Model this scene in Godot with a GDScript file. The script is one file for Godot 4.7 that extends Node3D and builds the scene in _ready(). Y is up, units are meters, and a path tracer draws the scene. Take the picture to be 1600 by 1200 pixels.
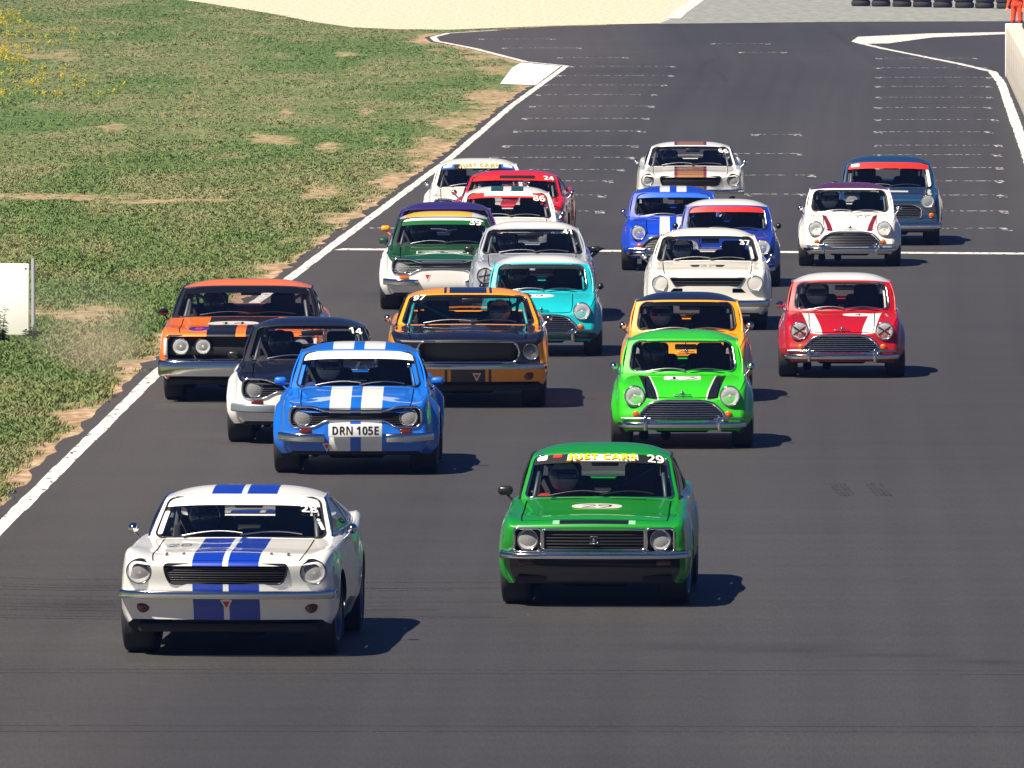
extends Node3D
# A pack of historic touring cars running down a start straight towards a long lens.
# Helpers first, then the car shapes, then the place; _ready() starts with camera, sky and sun.

class Buf:
	var v := PackedVector3Array()
	var n := PackedVector3Array()
	var t := PackedVector2Array()
	var t2 := PackedVector2Array()
	var i := PackedInt32Array()
	func p(a: Vector3, b: Vector3, c := Vector2.ZERO) -> int:
		v.append(a)
		n.append(b)
		t.append(c)
		return v.size() - 1
	func tri(a: int, b: int, c: int) -> void:
		var cr := (v[b] - v[a]).cross(v[c] - v[a])
		if cr.length_squared() < 1e-17:
			return
		if cr.dot(n[a] + n[b] + n[c]) > 0.0:
			i.append(a); i.append(c); i.append(b)
		else:
			i.append(a); i.append(b); i.append(c)
	func quad(a: int, b: int, c: int, d: int) -> void:
		tri(a, b, c)
		tri(a, c, d)

var M := {}
var TYPES := {}
var taken := {}
var wheel_meshes := {}
var lamp_meshes := {}
var driver_mesh: ArrayMesh
var helmet_mesh: ArrayMesh
var visor_mesh: ArrayMesh
var bold: SystemFont
var rng := RandomNumberGenerator.new()

# ------------------------------------------------------------------ materials
func mat(c: Color, rough := 0.5, metal := 0.0, coat := 0.0) -> StandardMaterial3D:
	var m := StandardMaterial3D.new()
	m.albedo_color = c
	m.roughness = rough
	m.metallic = metal
	if coat > 0.0:
		m.clearcoat_enabled = true
		m.clearcoat = coat
		m.clearcoat_roughness = 0.03
	return m

func lin(r: float, g: float, b: float) -> Color:
	return Color(r, g, b).linear_to_srgb()

func paint(c: Color, tex: Texture2D = null) -> StandardMaterial3D:
	var m := mat(c, 0.42, 0.0, 0.9)
	m.metallic_specular = 0.5
	if tex:
		m.albedo_color = Color.WHITE
		m.albedo_texture = tex
		m.texture_repeat = false
	return m

func noise_tex(freq: float, a: Color, b: Color, sd: int, normal := false, strength := 4.0, octaves := 4) -> NoiseTexture2D:
	var nz := FastNoiseLite.new()
	nz.seed = sd
	nz.frequency = freq
	nz.fractal_octaves = octaves
	var t := NoiseTexture2D.new()
	t.width = 512
	t.height = 512
	t.seamless = true
	t.noise = nz
	if normal:
		t.as_normal_map = true
		t.bump_strength = strength
	else:
		var g := Gradient.new()
		g.colors = PackedColorArray([a, b])
		g.offsets = PackedFloat32Array([0.2, 0.8])
		t.color_ramp = g
	return t

func make_materials() -> void:
	M.chrome = mat(Color(0.86, 0.87, 0.88), 0.12, 1.0)
	M.steel = mat(Color(0.62, 0.62, 0.63), 0.3, 1.0)
	M.black = mat(lin(0.012, 0.012, 0.013), 0.6)
	M.satin = mat(lin(0.015, 0.015, 0.017), 0.32)
	M.trim = mat(lin(0.01, 0.01, 0.011), 0.45)
	M.tyre = mat(lin(0.019, 0.019, 0.02), 0.85)
	M.tyre.normal_enabled = true
	M.tyre.normal_texture = noise_tex(0.05, Color.BLACK, Color.WHITE, 4, true, 3.0)
	M.tyre.normal_scale = 0.4
	M.tyre.uv1_triplanar = true
	M.tyre.uv1_scale = Vector3(3, 3, 3)
	M.glass = mat(Color(0.03, 0.05, 0.06, 0.12), 0.02)
	M.glass.transparency = BaseMaterial3D.TRANSPARENCY_ALPHA
	M.lens = mat(Color(0.95, 0.96, 0.97, 0.24), 0.08)
	M.lens.transparency = BaseMaterial3D.TRANSPARENCY_ALPHA
	M.bowl = mat(Color(0.9, 0.91, 0.92), 0.26, 0.45)
	M.amber = mat(lin(0.55, 0.12, 0.01), 0.15, 0.0, 0.5)
	M.dark_amber = mat(lin(0.1, 0.012, 0.008), 0.15, 0.0, 0.5)
	M.white = mat(Color("e9e9e7"), 0.5)
	M.yellow = mat(Color("ffd21e"), 0.5)
	M.ochre = mat(Color("d89a00"), 0.5)
	M.red = mat(Color("e0241c"), 0.45)
	M.plate = mat(Color("dfe2e6"), 0.35)
	M.ink = mat(lin(0.01, 0.01, 0.012), 0.5)
	M.rim_grey = mat(Color(0.5, 0.5, 0.52), 0.35, 0.9)
	M.visor = mat(lin(0.012, 0.012, 0.018), 0.06, 0.0, 1.0)
	M.cage = mat(Color("6a7076"), 0.4)
	M.seat = mat(lin(0.022, 0.022, 0.025), 0.9)

# ------------------------------------------------------------------ mesh helpers
func mesh(bs: Array, ms := []) -> ArrayMesh:
	var m := ArrayMesh.new()
	for k in bs.size():
		var b: Buf = bs[k]
		if b.i.is_empty():
			continue
		var a := []
		a.resize(Mesh.ARRAY_MAX)
		a[Mesh.ARRAY_VERTEX] = b.v
		a[Mesh.ARRAY_NORMAL] = b.n
		a[Mesh.ARRAY_TEX_UV] = b.t
		if b.t2.size():
			a[Mesh.ARRAY_TEX_UV2] = b.t2
		a[Mesh.ARRAY_INDEX] = b.i
		m.add_surface_from_arrays(Mesh.PRIMITIVE_TRIANGLES, a)
		if k < ms.size() and ms[k]:
			m.surface_set_material(m.get_surface_count() - 1, ms[k])
	return m

func part(parent: Node, called: String, m: Mesh, mats = null, at := Transform3D()) -> MeshInstance3D:
	var o := MeshInstance3D.new()
	o.name = called
	o.mesh = m
	o.transform = at
	if mats is Array:
		for k in mats.size():
			if mats[k] and k < m.get_surface_count():
				o.set_surface_override_material(k, mats[k])
	elif mats:
		for k in m.get_surface_count():
			o.set_surface_override_material(k, mats)
	parent.add_child(o, true)
	return o

func numbered(s: String) -> String:
	if not taken.has(s):
		taken[s] = 0
		return s
	taken[s] += 1
	return "%s_%03d" % [s, taken[s]]

func tag(o: Node, label: String, category: String, group := "") -> void:
	o.set_meta("label", label)
	o.set_meta("category", category)
	if group:
		o.set_meta("group", group)

func thing(called: String, label: String, category: String, xf: Transform3D, group := "") -> Node3D:
	var o := Node3D.new()
	o.name = numbered(called)
	add_child(o)
	o.transform = xf
	tag(o, label, category, group)
	return o

func structure(called: String, m: Mesh, mats = null) -> MeshInstance3D:
	var o := part(self, numbered(called), m, mats)
	o.set_meta("kind", "structure")
	return o

func rbox(b: Buf, c: Vector3, size: Vector3, r: float, bs := Basis(), seg := 12) -> void:
	var h := size * 0.5 - Vector3(r, r, r)
	var rows := 8
	var base := b.v.size()
	for j in rows + 2:
		var jj := clampf(j - 0.5, 0.0, rows)
		var th := PI * jj / rows
		for k in seg + 1:
			var ph := TAU * (k + 0.5) / seg
			var d := Vector3(sin(th) * cos(ph), cos(th), sin(th) * sin(ph))
			var o := Vector3(signf(d.x) * h.x, signf(d.y) * h.y if absf(d.y) > 1e-4 else 0.0, signf(d.z) * h.z)
			if j == 0 or j == rows + 1:
				o = Vector3(signf(cos(ph)) * h.x, signf(d.y) * h.y, signf(sin(ph)) * h.z)
			b.p(c + bs * (o + d * r), bs * d)
	for j in rows + 1:
		for k in seg:
			var a := base + j * (seg + 1) + k
			b.quad(a, a + 1, a + seg + 2, a + seg + 1)
	for e in [0, rows + 1]:
		var d := Vector3(0, 1 if e == 0 else -1, 0)
		var ids := []
		for s in [[1, 1], [-1, 1], [-1, -1], [1, -1]]:
			ids.append(b.p(c + bs * (Vector3(s[0] * h.x, d.y * (h.y + r), s[1] * h.z)), bs * d))
		b.quad(ids[0], ids[1], ids[2], ids[3])

func ball(b: Buf, c: Vector3, r: Vector3, seg := 16, rows := 10, bs := Basis()) -> void:
	var base := b.v.size()
	for j in rows + 1:
		var th := PI * j / rows
		for k in seg + 1:
			var ph := TAU * k / seg
			var d := Vector3(sin(th) * cos(ph), cos(th), sin(th) * sin(ph))
			b.p(c + bs * (d * r), (bs * (d / r)).normalized())
	for j in rows:
		for k in seg:
			var a := base + j * (seg + 1) + k
			b.quad(a, a + 1, a + seg + 2, a + seg + 1)

func lathe(b: Buf, prof: Array, xf: Transform3D, seg := 24, sgn := 1.0) -> void:
	var base := b.v.size()
	for j in prof.size():
		var a: Array = prof[maxi(j - 1, 0)]
		var c: Array = prof[mini(j + 1, prof.size() - 1)]
		var nn := Vector2(c[1] - a[1], a[0] - c[0]).normalized() * sgn
		for k in seg + 1:
			var ph := TAU * k / seg
			b.p(xf * Vector3(prof[j][0] * cos(ph), prof[j][1], prof[j][0] * sin(ph)), (xf.basis * Vector3(nn.x * cos(ph), nn.y, nn.x * sin(ph))).normalized(), Vector2(float(k) / seg, float(j) / prof.size()))
	for j in prof.size() - 1:
		for k in seg:
			var a := base + j * (seg + 1) + k
			b.quad(a, a + 1, a + seg + 2, a + seg + 1)

func tube(b: Buf, path: PackedVector3Array, r: float, seg := 8, closed := false, r1 := -1.0) -> void:
	var n := path.size()
	var base := b.v.size()
	var up := Vector3(0.13, 1, 0.07).normalized()
	for j in n:
		var d: Vector3
		if closed:
			d = path[(j + 1) % n] - path[(j + n - 1) % n]
		else:
			d = path[mini(j + 1, n - 1)] - path[maxi(j - 1, 0)]
		d = d.normalized()
		var s := d.cross(up if absf(d.dot(up)) < 0.95 else Vector3.RIGHT).normalized()
		var w := s.cross(d)
		var rr := r if r1 < 0.0 else lerpf(r, r1, float(j) / maxf(n - 1, 1))
		for k in seg + 1:
			var q := s * cos(TAU * k / seg) + w * sin(TAU * k / seg)
			b.p(path[j] + q * rr, q)
	for j in (n if closed else n - 1):
		for k in seg:
			var a := base + j * (seg + 1) + k
			var c := base + ((j + 1) % n) * (seg + 1) + k
			b.quad(a, a + 1, c + 1, c)
	if not closed:
		for e in [0, n - 1]:
			var dd := (path[0] - path[1] if e == 0 else path[n - 1] - path[n - 2]).normalized()
			var cc := b.p(path[e], dd)
			for k in seg:
				var i0 := b.p(b.v[base + e * (seg + 1) + k], dd)
				var i1 := b.p(b.v[base + e * (seg + 1) + k + 1], dd)
				b.tri(cc, i0, i1)

# a closed outline (outward, up) swept along a path that runs from left to right of the car
func sweep(b: Buf, path: PackedVector3Array, prof: PackedVector2Array) -> void:
	var n := path.size()
	var m := prof.size()
	var base := b.v.size()
	for j in n:
		var d := (path[mini(j + 1, n - 1)] - path[maxi(j - 1, 0)]).normalized()
		var o := Vector3(d.x, 0, d.z).normalized().cross(Vector3.UP)
		for k in m + 1:
			var q := prof[k % m]
			var tq := prof[(k + 1) % m] - prof[(k + m - 1) % m]
			var nn := Vector2(tq.y, -tq.x).normalized()
			if nn.dot(q) < 0.0:
				nn = -nn
			b.p(path[j] + o * q.x + Vector3.UP * q.y, o * nn.x + Vector3.UP * nn.y)
	for j in n - 1:
		for k in m:
			var a := base + j * (m + 1) + k
			b.quad(a, a + 1, a + m + 2, a + m + 1)
	for e in [0, n - 1]:
		var dd := (path[0] - path[1] if e == 0 else path[n - 1] - path[n - 2]).normalized()
		var cc := b.p(path[e], dd)
		for k in m:
			b.tri(cc, b.p(b.v[base + e * (m + 1) + k], dd), b.p(b.v[base + e * (m + 1) + k + 1], dd))

func oval(a: float, c: float, n := 14) -> PackedVector2Array:
	var o := PackedVector2Array()
	for k in n:
		var ca := cos(TAU * k / n)
		var sa := sin(TAU * k / n)
		o.append(Vector2(a * signf(ca) * sqrt(absf(ca)), c * signf(sa) * sqrt(absf(sa))))
	return o

func circle(x: float, y: float, r: float, n := 24) -> PackedVector2Array:
	var o := PackedVector2Array()
	for k in n:
		o.append(Vector2(x + r * cos(TAU * k / n), y + r * sin(TAU * k / n)))
	return o

func rrect(x0: float, x1: float, y0: float, y1: float, rx: float, ry: float, n := 6) -> PackedVector2Array:
	var o := PackedVector2Array()
	for q in [[x1 - rx, y1 - ry, 0.0], [x0 + rx, y1 - ry, 0.25], [x0 + rx, y0 + ry, 0.5], [x1 - rx, y0 + ry, 0.75]]:
		for k in n + 1:
			var a: float = TAU * (q[2] + 0.25 * k / n)
			o.append(Vector2(q[0] + rx * cos(a), q[1] + ry * sin(a)))
	return o

# a polygon's corners rounded
func soft(pts: Array, r: float, n := 4) -> PackedVector2Array:
	var o := PackedVector2Array()
	var m := pts.size()
	for k in m:
		var p := Vector2(pts[k][0], pts[k][1])
		var a := Vector2(pts[(k + m - 1) % m][0], pts[(k + m - 1) % m][1])
		var c := Vector2(pts[(k + 1) % m][0], pts[(k + 1) % m][1])
		var ra := minf(r, p.distance_to(a) * 0.48)
		var rc := minf(r, p.distance_to(c) * 0.48)
		var s := p + (a - p).normalized() * ra
		var e := p + (c - p).normalized() * rc
		for j in n + 1:
			var w := float(j) / n
			o.append(s.lerp(p, w).lerp(p.lerp(e, w), w))
	return o

# right half of an outline, from top middle round to bottom middle, mirrored
func both(pts: Array) -> Array:
	var o := pts.duplicate()
	for k in range(pts.size() - 1, -1, -1):
		if pts[k][0] > 0.001:
			o.append([-pts[k][0], pts[k][1]])
	return o

# surface map(u, v) over a 2D region with holes
func panel(b: Buf, map: Callable, dom: PackedVector2Array, holes: Array, cs: Vector2, sgn: float, off := 0.0, uvf = null) -> void:
	var lo := dom[0]
	var hi := dom[0]
	for q in dom:
		lo = Vector2(minf(lo.x, q.x), minf(lo.y, q.y))
		hi = Vector2(maxf(hi.x, q.x), maxf(hi.y, q.y))
	var nx := maxi(1, ceili((hi.x - lo.x) / cs.x))
	var ny := maxi(1, ceili((hi.y - lo.y) / cs.y))
	var st := Vector2((hi.x - lo.x) / nx, (hi.y - lo.y) / ny)
	var e := Vector2(st.x * 0.2, st.y * 0.2)
	for j in ny:
		for k in nx:
			var a := lo + Vector2(k * st.x, j * st.y)
			var cell := PackedVector2Array([a, a + Vector2(st.x, 0), a + st, a + Vector2(0, st.y)])
			var polys: Array = Geometry2D.intersect_polygons(cell, dom)
			for hole in holes:
				var next := []
				for q in polys:
					for w in Geometry2D.clip_polygons(q, hole):
						if not Geometry2D.is_polygon_clockwise(w):
							next.append(w)
				polys = next
			for q in polys:
				var ids := PackedInt32Array()
				for w in q:
					var p: Vector3 = map.call(w.x, w.y)
					var du: Vector3 = map.call(w.x + e.x, w.y) - map.call(w.x - e.x, w.y)
					var dv: Vector3 = map.call(w.x, w.y + e.y) - map.call(w.x, w.y - e.y)
					var nn := du.cross(dv).normalized() * sgn
					ids.append(b.p(p + nn * off, nn, uvf.call(w.x, w.y) if uvf != null else w))
				var tr := Geometry2D.triangulate_polygon(q)
				for z in range(0, tr.size(), 3):
					b.tri(ids[tr[z]], ids[tr[z + 1]], ids[tr[z + 2]])

# walls of a hole, going in along a vector
func hole_wall(b: Buf, map: Callable, ring: PackedVector2Array, inwards: Vector3) -> void:
	var n := ring.size()
	var mid := Vector3.ZERO
	var pts := PackedVector3Array()
	for q in ring:
		pts.append(map.call(q.x, q.y))
		mid += pts[-1] / n
	for k in n:
		var p := pts[k]
		var q := pts[(k + 1) % n]
		var nn := (q - p).cross(inwards).normalized()
		if nn.dot(mid - p) < 0.0:
			nn = -nn
		b.quad(b.p(p, nn), b.p(q, nn), b.p(q + inwards, nn), b.p(p + inwards, nn))

func ring3(map: Callable, ring: PackedVector2Array, off: Vector3) -> PackedVector3Array:
	var o := PackedVector3Array()
	for q in ring:
		o.append(map.call(q.x, q.y) + off)
	return o

func lettering(parent: Node, s: String, h: float, xf: Transform3D, m: Material, called := "lettering", thick := 0.003, wide := 1.0) -> void:
	var t := TextMesh.new()
	t.font = bold
	t.text = s
	t.font_size = 48
	t.pixel_size = h / (48.0 * 0.72)
	t.depth = thick
	t.curve_step = 4.0
	t.material = m
	part(parent, called, t, null, xf * Transform3D(Basis.from_scale(Vector3(wide, 1, 1)), Vector3.ZERO))

func keyed(k: Array, z: float) -> float:
	var n := k.size()
	if z <= k[0][0]:
		return k[0][1]
	for j in n - 1:
		if z <= k[j + 1][0]:
			var a: Array = k[j]
			var c: Array = k[j + 1]
			var pre: Array = k[j - 1] if j > 0 else [a[0] - (c[0] - a[0]), a[1] - (c[1] - a[1])]
			var post: Array = k[j + 2] if j + 2 < n else [c[0] + (c[0] - a[0]), c[1] + (c[1] - a[1])]
			var d: float = c[0] - a[0]
			return cubic_interpolate_in_time(a[1], c[1], pre[1], post[1], (z - a[0]) / d, d, pre[0] - a[0], post[0] - a[0])
	return k[n - 1][1]

# ------------------------------------------------------------------ car shapes
# All sizes in metres; distances along the car count from the nose backwards.
func specs() -> Dictionary:
	var S := {}
	S.pony = {"L": 4.6, "FO": 0.8, "WB": 2.74, "wr": 0.315, "ww": 0.275, "wx": 0.745, "R": 0.365, "flare": 0.012, "bul": 0.03, "sill": 0.22,
		"H": [[0, 0.785], [0.1, 0.815], [0.8, 0.87], [1.42, 0.905], [3.75, 0.95], [4.45, 0.93], [4.6, 0.86]],
		"E": [[0, 0.785], [0.1, 0.805], [0.8, 0.85], [1.42, 0.89], [3.75, 0.94], [4.45, 0.92], [4.6, 0.86]],
		"F": [[0, 0.80], [0.1, 0.835], [0.8, 0.88], [1.5, 0.90], [2.6, 0.89], [3.4, 0.915], [4.45, 0.92], [4.6, 0.85]],
		"X": [[0, 0.815], [0.15, 0.84], [0.8, 0.855], [2.5, 0.85], [3.6, 0.86], [4.3, 0.82], [4.6, 0.78]],
		"W": [[0, 0.1], [0.6, 0.12], [1.42, 0.27], [2.4, 0.1], [3.75, -0.1], [4.6, -0.08]],
		"bot": [[0, 0.285], [0.35, 0.26], [0.8, 0.22], [3.6, 0.22], [4.6, 0.35]], "lean": [[0.2, 0.2], [0.42, 0.14], [0.5, 0.07], [0.58, 0.05], [0.74, 0.0], [0.85, -0.01]],
		"hood": 0.72, "hz0": 0.045, "hz1": 1.34, "belt": 0.885, "zc": 1.42, "zd": 3.75, "d0": 1.62, "d1": 2.72,
		"zt": 2.02, "Wt": 0.12, "xt": 0.66, "yt": 1.235, "yte": 1.195, "hump": 0.038, "zr": 3.05, "xr": 0.62, "yr": 1.235, "yre": 1.19,
		"wsm": [0.06, 0.01, 0.05, 0.1, 0.12], "side": [[0.06, 0.6], [0.66, 0.86]], "helmet": [0.36, 1.02, 2.4],
		"holes": [{"p": soft(both([[0.51, 0.774], [0.495, 0.68], [0.46, 0.607]]), 0.04), "d": 0.12, "trim": 0.008, "bars": 8}, {"p": circle(0.715, 0.705, 0.108), "d": 0.05, "two": true}],
		"lamps": [[0.715, 0.705, 0.097, -0.02]], "bumper": {"y": 0.52, "h": 0.034, "x": 0.86, "d": 0.05, "z": 0.05}, "marker": [0.69, 0.415, 0.042, "dark_amber"]}
	S.fast = S.pony.duplicate(true)
	S.fast.merge({"L": 4.66, "X": [[0, 0.85], [0.15, 0.875], [0.8, 0.885], [2.5, 0.88], [3.6, 0.9], [4.3, 0.85], [4.66, 0.8]],
		"H": [[0, 0.80], [0.1, 0.835], [0.8, 0.885], [1.5, 0.915], [4.1, 0.95], [4.5, 0.94], [4.66, 0.86]],
		"E": [[0, 0.795], [0.1, 0.82], [0.8, 0.865], [1.5, 0.90], [4.1, 0.94], [4.5, 0.93], [4.66, 0.86]],
		"F": [[0, 0.80], [0.1, 0.845], [0.8, 0.885], [1.5, 0.91], [2.6, 0.885], [3.4, 0.885], [4.5, 0.9], [4.66, 0.84]],
		"W": [[0, 0.12], [0.6, 0.14], [1.5, 0.27], [2.4, 0.1], [4.1, -0.1], [4.66, -0.08]], "wx": 0.765, "ww": 0.28, "hood": 0.76,
		"belt": 0.935, "zc": 1.5, "zd": 4.1, "hz1": 1.42, "zt": 2.06, "xt": 0.71, "yt": 1.255, "yte": 1.215, "zr": 2.95, "xr": 0.64, "yr": 1.26, "yre": 1.215, "d0": 1.7, "d1": 2.8,
		"side": [[0.06, 0.55]], "helmet": [0.37, 1.03, 2.45], "marker": [0.70, 0.38, 0.045, "dark_amber"],
		"holes": [{"p": soft(both([[0.55, 0.775], [0.6, 0.65], [0.55, 0.535]]), 0.05), "d": 0.13, "trim": 0.014, "bars": 0}, {"p": circle(0.725, 0.655, 0.108), "d": 0.07, "two": true}],
		"lamps": [[0.725, 0.655, 0.092, -0.045]], "bumper": {"y": 0.49, "h": 0.035, "x": 0.885, "d": 0.05, "z": 0.05}}, true)
	S.coupe = {"L": 4.39, "FO": 0.72, "WB": 2.54, "wr": 0.3, "ww": 0.26, "wx": 0.685, "R": 0.345, "flare": 0.035, "bul": 0.018, "sill": 0.2,
		"H": [[0, 0.735], [0.08, 0.76], [0.6, 0.83], [1.3, 0.895], [3.5, 0.93], [4.2, 0.9], [4.39, 0.82]],
		"E": [[0, 0.725], [0.08, 0.745], [0.6, 0.80], [1.3, 0.875], [3.5, 0.92], [4.2, 0.89], [4.39, 0.82]],
		"F": [[0, 0.715], [0.08, 0.745], [0.6, 0.80], [1.3, 0.865], [2.4, 0.855], [3.2, 0.87], [4.2, 0.86], [4.39, 0.8]],
		"X": [[0, 0.77], [0.12, 0.782], [0.8, 0.785], [2.5, 0.775], [3.4, 0.77], [4.1, 0.73], [4.39, 0.68]],
		"W": [[0, 0.07], [0.6, 0.1], [1.3, 0.2], [2.3, 0.1], [3.5, -0.08], [4.39, -0.08]],
		"bot": [[0, 0.2], [0.35, 0.2], [0.8, 0.2], [3.4, 0.2], [4.39, 0.35]], "lean": [[0.15, 0.26], [0.36, 0.21], [0.44, 0.1], [0.5, 0.05], [0.7, 0.01], [0.8, 0.0]],
		"hood": 0.8, "hz0": 0.11, "hz1": 1.16, "belt": 0.89, "zc": 1.3, "zd": 3.5, "d0": 1.45, "d1": 2.6,
		"zt": 1.8, "Wt": 0.1, "xt": 0.61, "yt": 1.265, "yte": 1.222, "hump": 0.05, "zr": 2.75, "xr": 0.575, "yr": 1.265, "yre": 1.215,
		"wsm": [0.06, 0.012, 0.05, 0.09, 0.11], "side": [[0.06, 0.55], [0.61, 0.82]], "helmet": [0.34, 1.03, 2.15],
		"holes": [{"p": soft(both([[0.44, 0.685], [0.44, 0.51]]), 0.02), "d": 0.06, "trim": 0.011, "bars": 6}, {"p": rrect(0.455, 0.695, 0.49, 0.695, 0.035, 0.035), "d": 0.045, "two": true, "trim": 0.011}],
		"lamps": [[0.578, 0.593, 0.088, -0.035]], "bumper": {"y": 0.455, "h": 0.024, "x": 0.8, "d": 0.045, "z": 0.03}, "blade": 0.03, "indicator": [0.6, 0.385]}
	S.rally = {"L": 3.98, "FO": 0.67, "WB": 2.4, "wr": 0.295, "ww": 0.285, "wx": 0.71, "R": 0.335, "flare": 0.085, "bul": 0.03, "sill": 0.2,
		"H": [[0, 0.675], [0.08, 0.70], [0.5, 0.79], [1.12, 0.875], [3.2, 0.92], [3.8, 0.9], [3.98, 0.8]],
		"E": [[0, 0.685], [0.08, 0.71], [0.5, 0.775], [1.12, 0.86], [3.2, 0.91], [3.8, 0.89], [3.98, 0.8]],
		"F": [[0, 0.725], [0.08, 0.76], [0.5, 0.80], [1.12, 0.85], [2.2, 0.84], [3.0, 0.86], [3.8, 0.86], [3.98, 0.78]],
		"X": [[0, 0.71], [0.12, 0.735], [0.6, 0.755], [2.5, 0.76], [3.2, 0.76], [3.8, 0.72], [3.98, 0.68]],
		"W": [[0, 0.06], [0.5, 0.1], [1.12, 0.2], [2.2, 0.08], [3.2, -0.06], [3.98, -0.06]],
		"bot": [[0, 0.23], [0.35, 0.21], [0.8, 0.2], [3.2, 0.2], [3.98, 0.35]], "lean": [[0.15, 0.12], [0.34, 0.03], [0.48, 0.02], [0.6, 0.02], [0.78, 0.0]],
		"hood": 0.76, "hz0": 0.035, "hz1": 1.0, "belt": 0.925, "zc": 1.12, "zd": 3.2, "d0": 1.3, "d1": 2.4,
		"zt": 1.6, "Wt": 0.09, "xt": 0.605, "yt": 1.245, "yte": 1.205, "hump": 0.05, "zr": 2.72, "xr": 0.58, "yr": 1.24, "yre": 1.19,
		"wsm": [0.075, 0.015, 0.05, 0.1, 0.13], "side": [[0.06, 0.55], [0.61, 0.88]], "helmet": [0.33, 1.03, 1.98],
		"holes": [{"p": soft(both([[0.3, 0.668], [0.44, 0.715], [0.655, 0.718], [0.685, 0.66], [0.685, 0.55], [0.64, 0.50], [0.44, 0.50], [0.3, 0.575]]), 0.05), "d": 0.06, "trim": 0.013, "bars": 9}],
		"lamps": [[0.55, 0.607, 0.092, -0.015]], "quarter": {"y": 0.39, "h": 0.045, "x0": 0.33, "x": 0.79, "d": 0.06}, "indicator": [0.52, 0.46]}
	S.small = {"L": 3.05, "FO": 0.52, "WB": 2.04, "wr": 0.255, "ww": 0.225, "wx": 0.655, "R": 0.29, "flare": 0.048, "bul": 0.022, "sill": 0.17,
		"H": [[0, 0.54], [0.06, 0.575], [0.35, 0.685], [0.8, 0.79], [2.72, 0.86], [2.95, 0.78], [3.05, 0.7]],
		"E": [[0, 0.55], [0.06, 0.59], [0.35, 0.69], [0.8, 0.785], [2.72, 0.85], [2.95, 0.77], [3.05, 0.7]],
		"F": [[0, 0.615], [0.06, 0.665], [0.3, 0.73], [0.8, 0.78], [1.8, 0.8], [2.6, 0.8], [2.95, 0.74], [3.05, 0.66]],
		"X": [[0, 0.655], [0.08, 0.68], [0.5, 0.70], [1.5, 0.70], [2.5, 0.69], [3.05, 0.6]],
		"W": [[0, 0.1], [0.35, 0.13], [0.8, 0.2], [1.5, 0.08], [2.72, -0.06], [3.05, -0.08]], "ridge": [[0, 0.025], [0.35, 0.02], [0.8, 0.0], [3.05, 0.0]],
		"bot": [[0, 0.175], [0.3, 0.17], [2.5, 0.17], [3.05, 0.3]], "lean": [[0.15, 0.15], [0.22, 0.11], [0.29, 0.01], [0.45, 0.01], [0.6, 0.05], [0.75, 0.12]],
		"hood": 0.56, "hz0": 0.02, "hz1": 0.68, "belt": 0.925, "zc": 0.8, "zd": 2.72, "d0": 0.98, "d1": 1.85,
		"zt": 1.12, "Wt": 0.07, "xt": 0.59, "yt": 1.15, "yte": 1.12, "hump": 0.065, "zr": 2.42, "xr": 0.56, "yr": 1.14, "yre": 1.1,
		"wsm": [0.095, 0.06, 0.06, 0.12, 0.22], "side": [[0.05, 0.5], [0.55, 0.92]], "helmet": [0.3, 0.965, 1.48],
		"holes": [{"p": soft(both([[0.2, 0.525], [0.34, 0.50], [0.455, 0.39], [0.465, 0.30]]), 0.05), "d": 0.05, "trim": 0.016, "bars": 9}],
		"lamps": [[0.515, 0.575, 0.104, 0.035]], "bumper": {"y": 0.262, "h": 0.032, "x": 0.67, "d": 0.05, "z": 0.03}, "over": [0.4, 0.3], "corner": [0.34, 0.335], "marker": [0.5, 0.38, 0.03, "amber"]}
	S.big = {"L": 4.63, "FO": 0.83, "WB": 2.82, "wr": 0.325, "ww": 0.25, "wx": 0.79, "R": 0.37, "flare": 0.01, "bul": 0.035, "sill": 0.24,
		"H": [[0, 0.80], [0.1, 0.825], [0.8, 0.89], [1.42, 0.95], [3.75, 0.97], [4.5, 0.94], [4.63, 0.88]],
		"E": [[0, 0.80], [0.1, 0.82], [0.8, 0.87], [1.42, 0.93], [3.75, 0.96], [4.5, 0.93], [4.63, 0.88]],
		"F": [[0, 0.80], [0.1, 0.83], [0.8, 0.88], [1.5, 0.92], [2.6, 0.91], [3.5, 0.91], [4.5, 0.9], [4.63, 0.86]],
		"X": [[0, 0.89], [0.12, 0.91], [0.8, 0.92], [2.5, 0.925], [3.6, 0.925], [4.63, 0.86]],
		"W": [[0, 0.06], [0.6, 0.1], [1.42, 0.25], [2.4, 0.1], [3.75, -0.08], [4.63, -0.06]],
		"bot": [[0, 0.27], [0.35, 0.25], [0.8, 0.24], [3.6, 0.24], [4.63, 0.35]], "lean": [[0.2, 0.22], [0.4, 0.14], [0.5, 0.03], [0.8, 0.0]],
		"hood": 0.78, "hz0": 0.06, "hz1": 1.3, "belt": 0.93, "zc": 1.42, "zd": 3.75, "d0": 1.62, "d1": 2.6,
		"zt": 2.0, "Wt": 0.11, "xt": 0.755, "yt": 1.29, "yte": 1.255, "hump": 0.045, "zr": 3.2, "xr": 0.71, "yr": 1.29, "yre": 1.24,
		"wsm": [0.045, 0.01, 0.05, 0.08, 0.1], "side": [[0.06, 0.48], [0.53, 0.86]], "helmet": [0.4, 1.06, 2.45],
		"holes": [{"p": soft(both([[0.86, 0.78], [0.86, 0.5]]), 0.02), "d": 0.08, "trim": 0.013, "bars": 0}],
		"lamps": [[0.7, 0.655, 0.098, -0.04], [0.44, 0.655, 0.09, -0.04]], "bumper": {"y": 0.4, "h": 0.095, "x": 0.93, "d": 0.07, "z": 0.04}}
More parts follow.
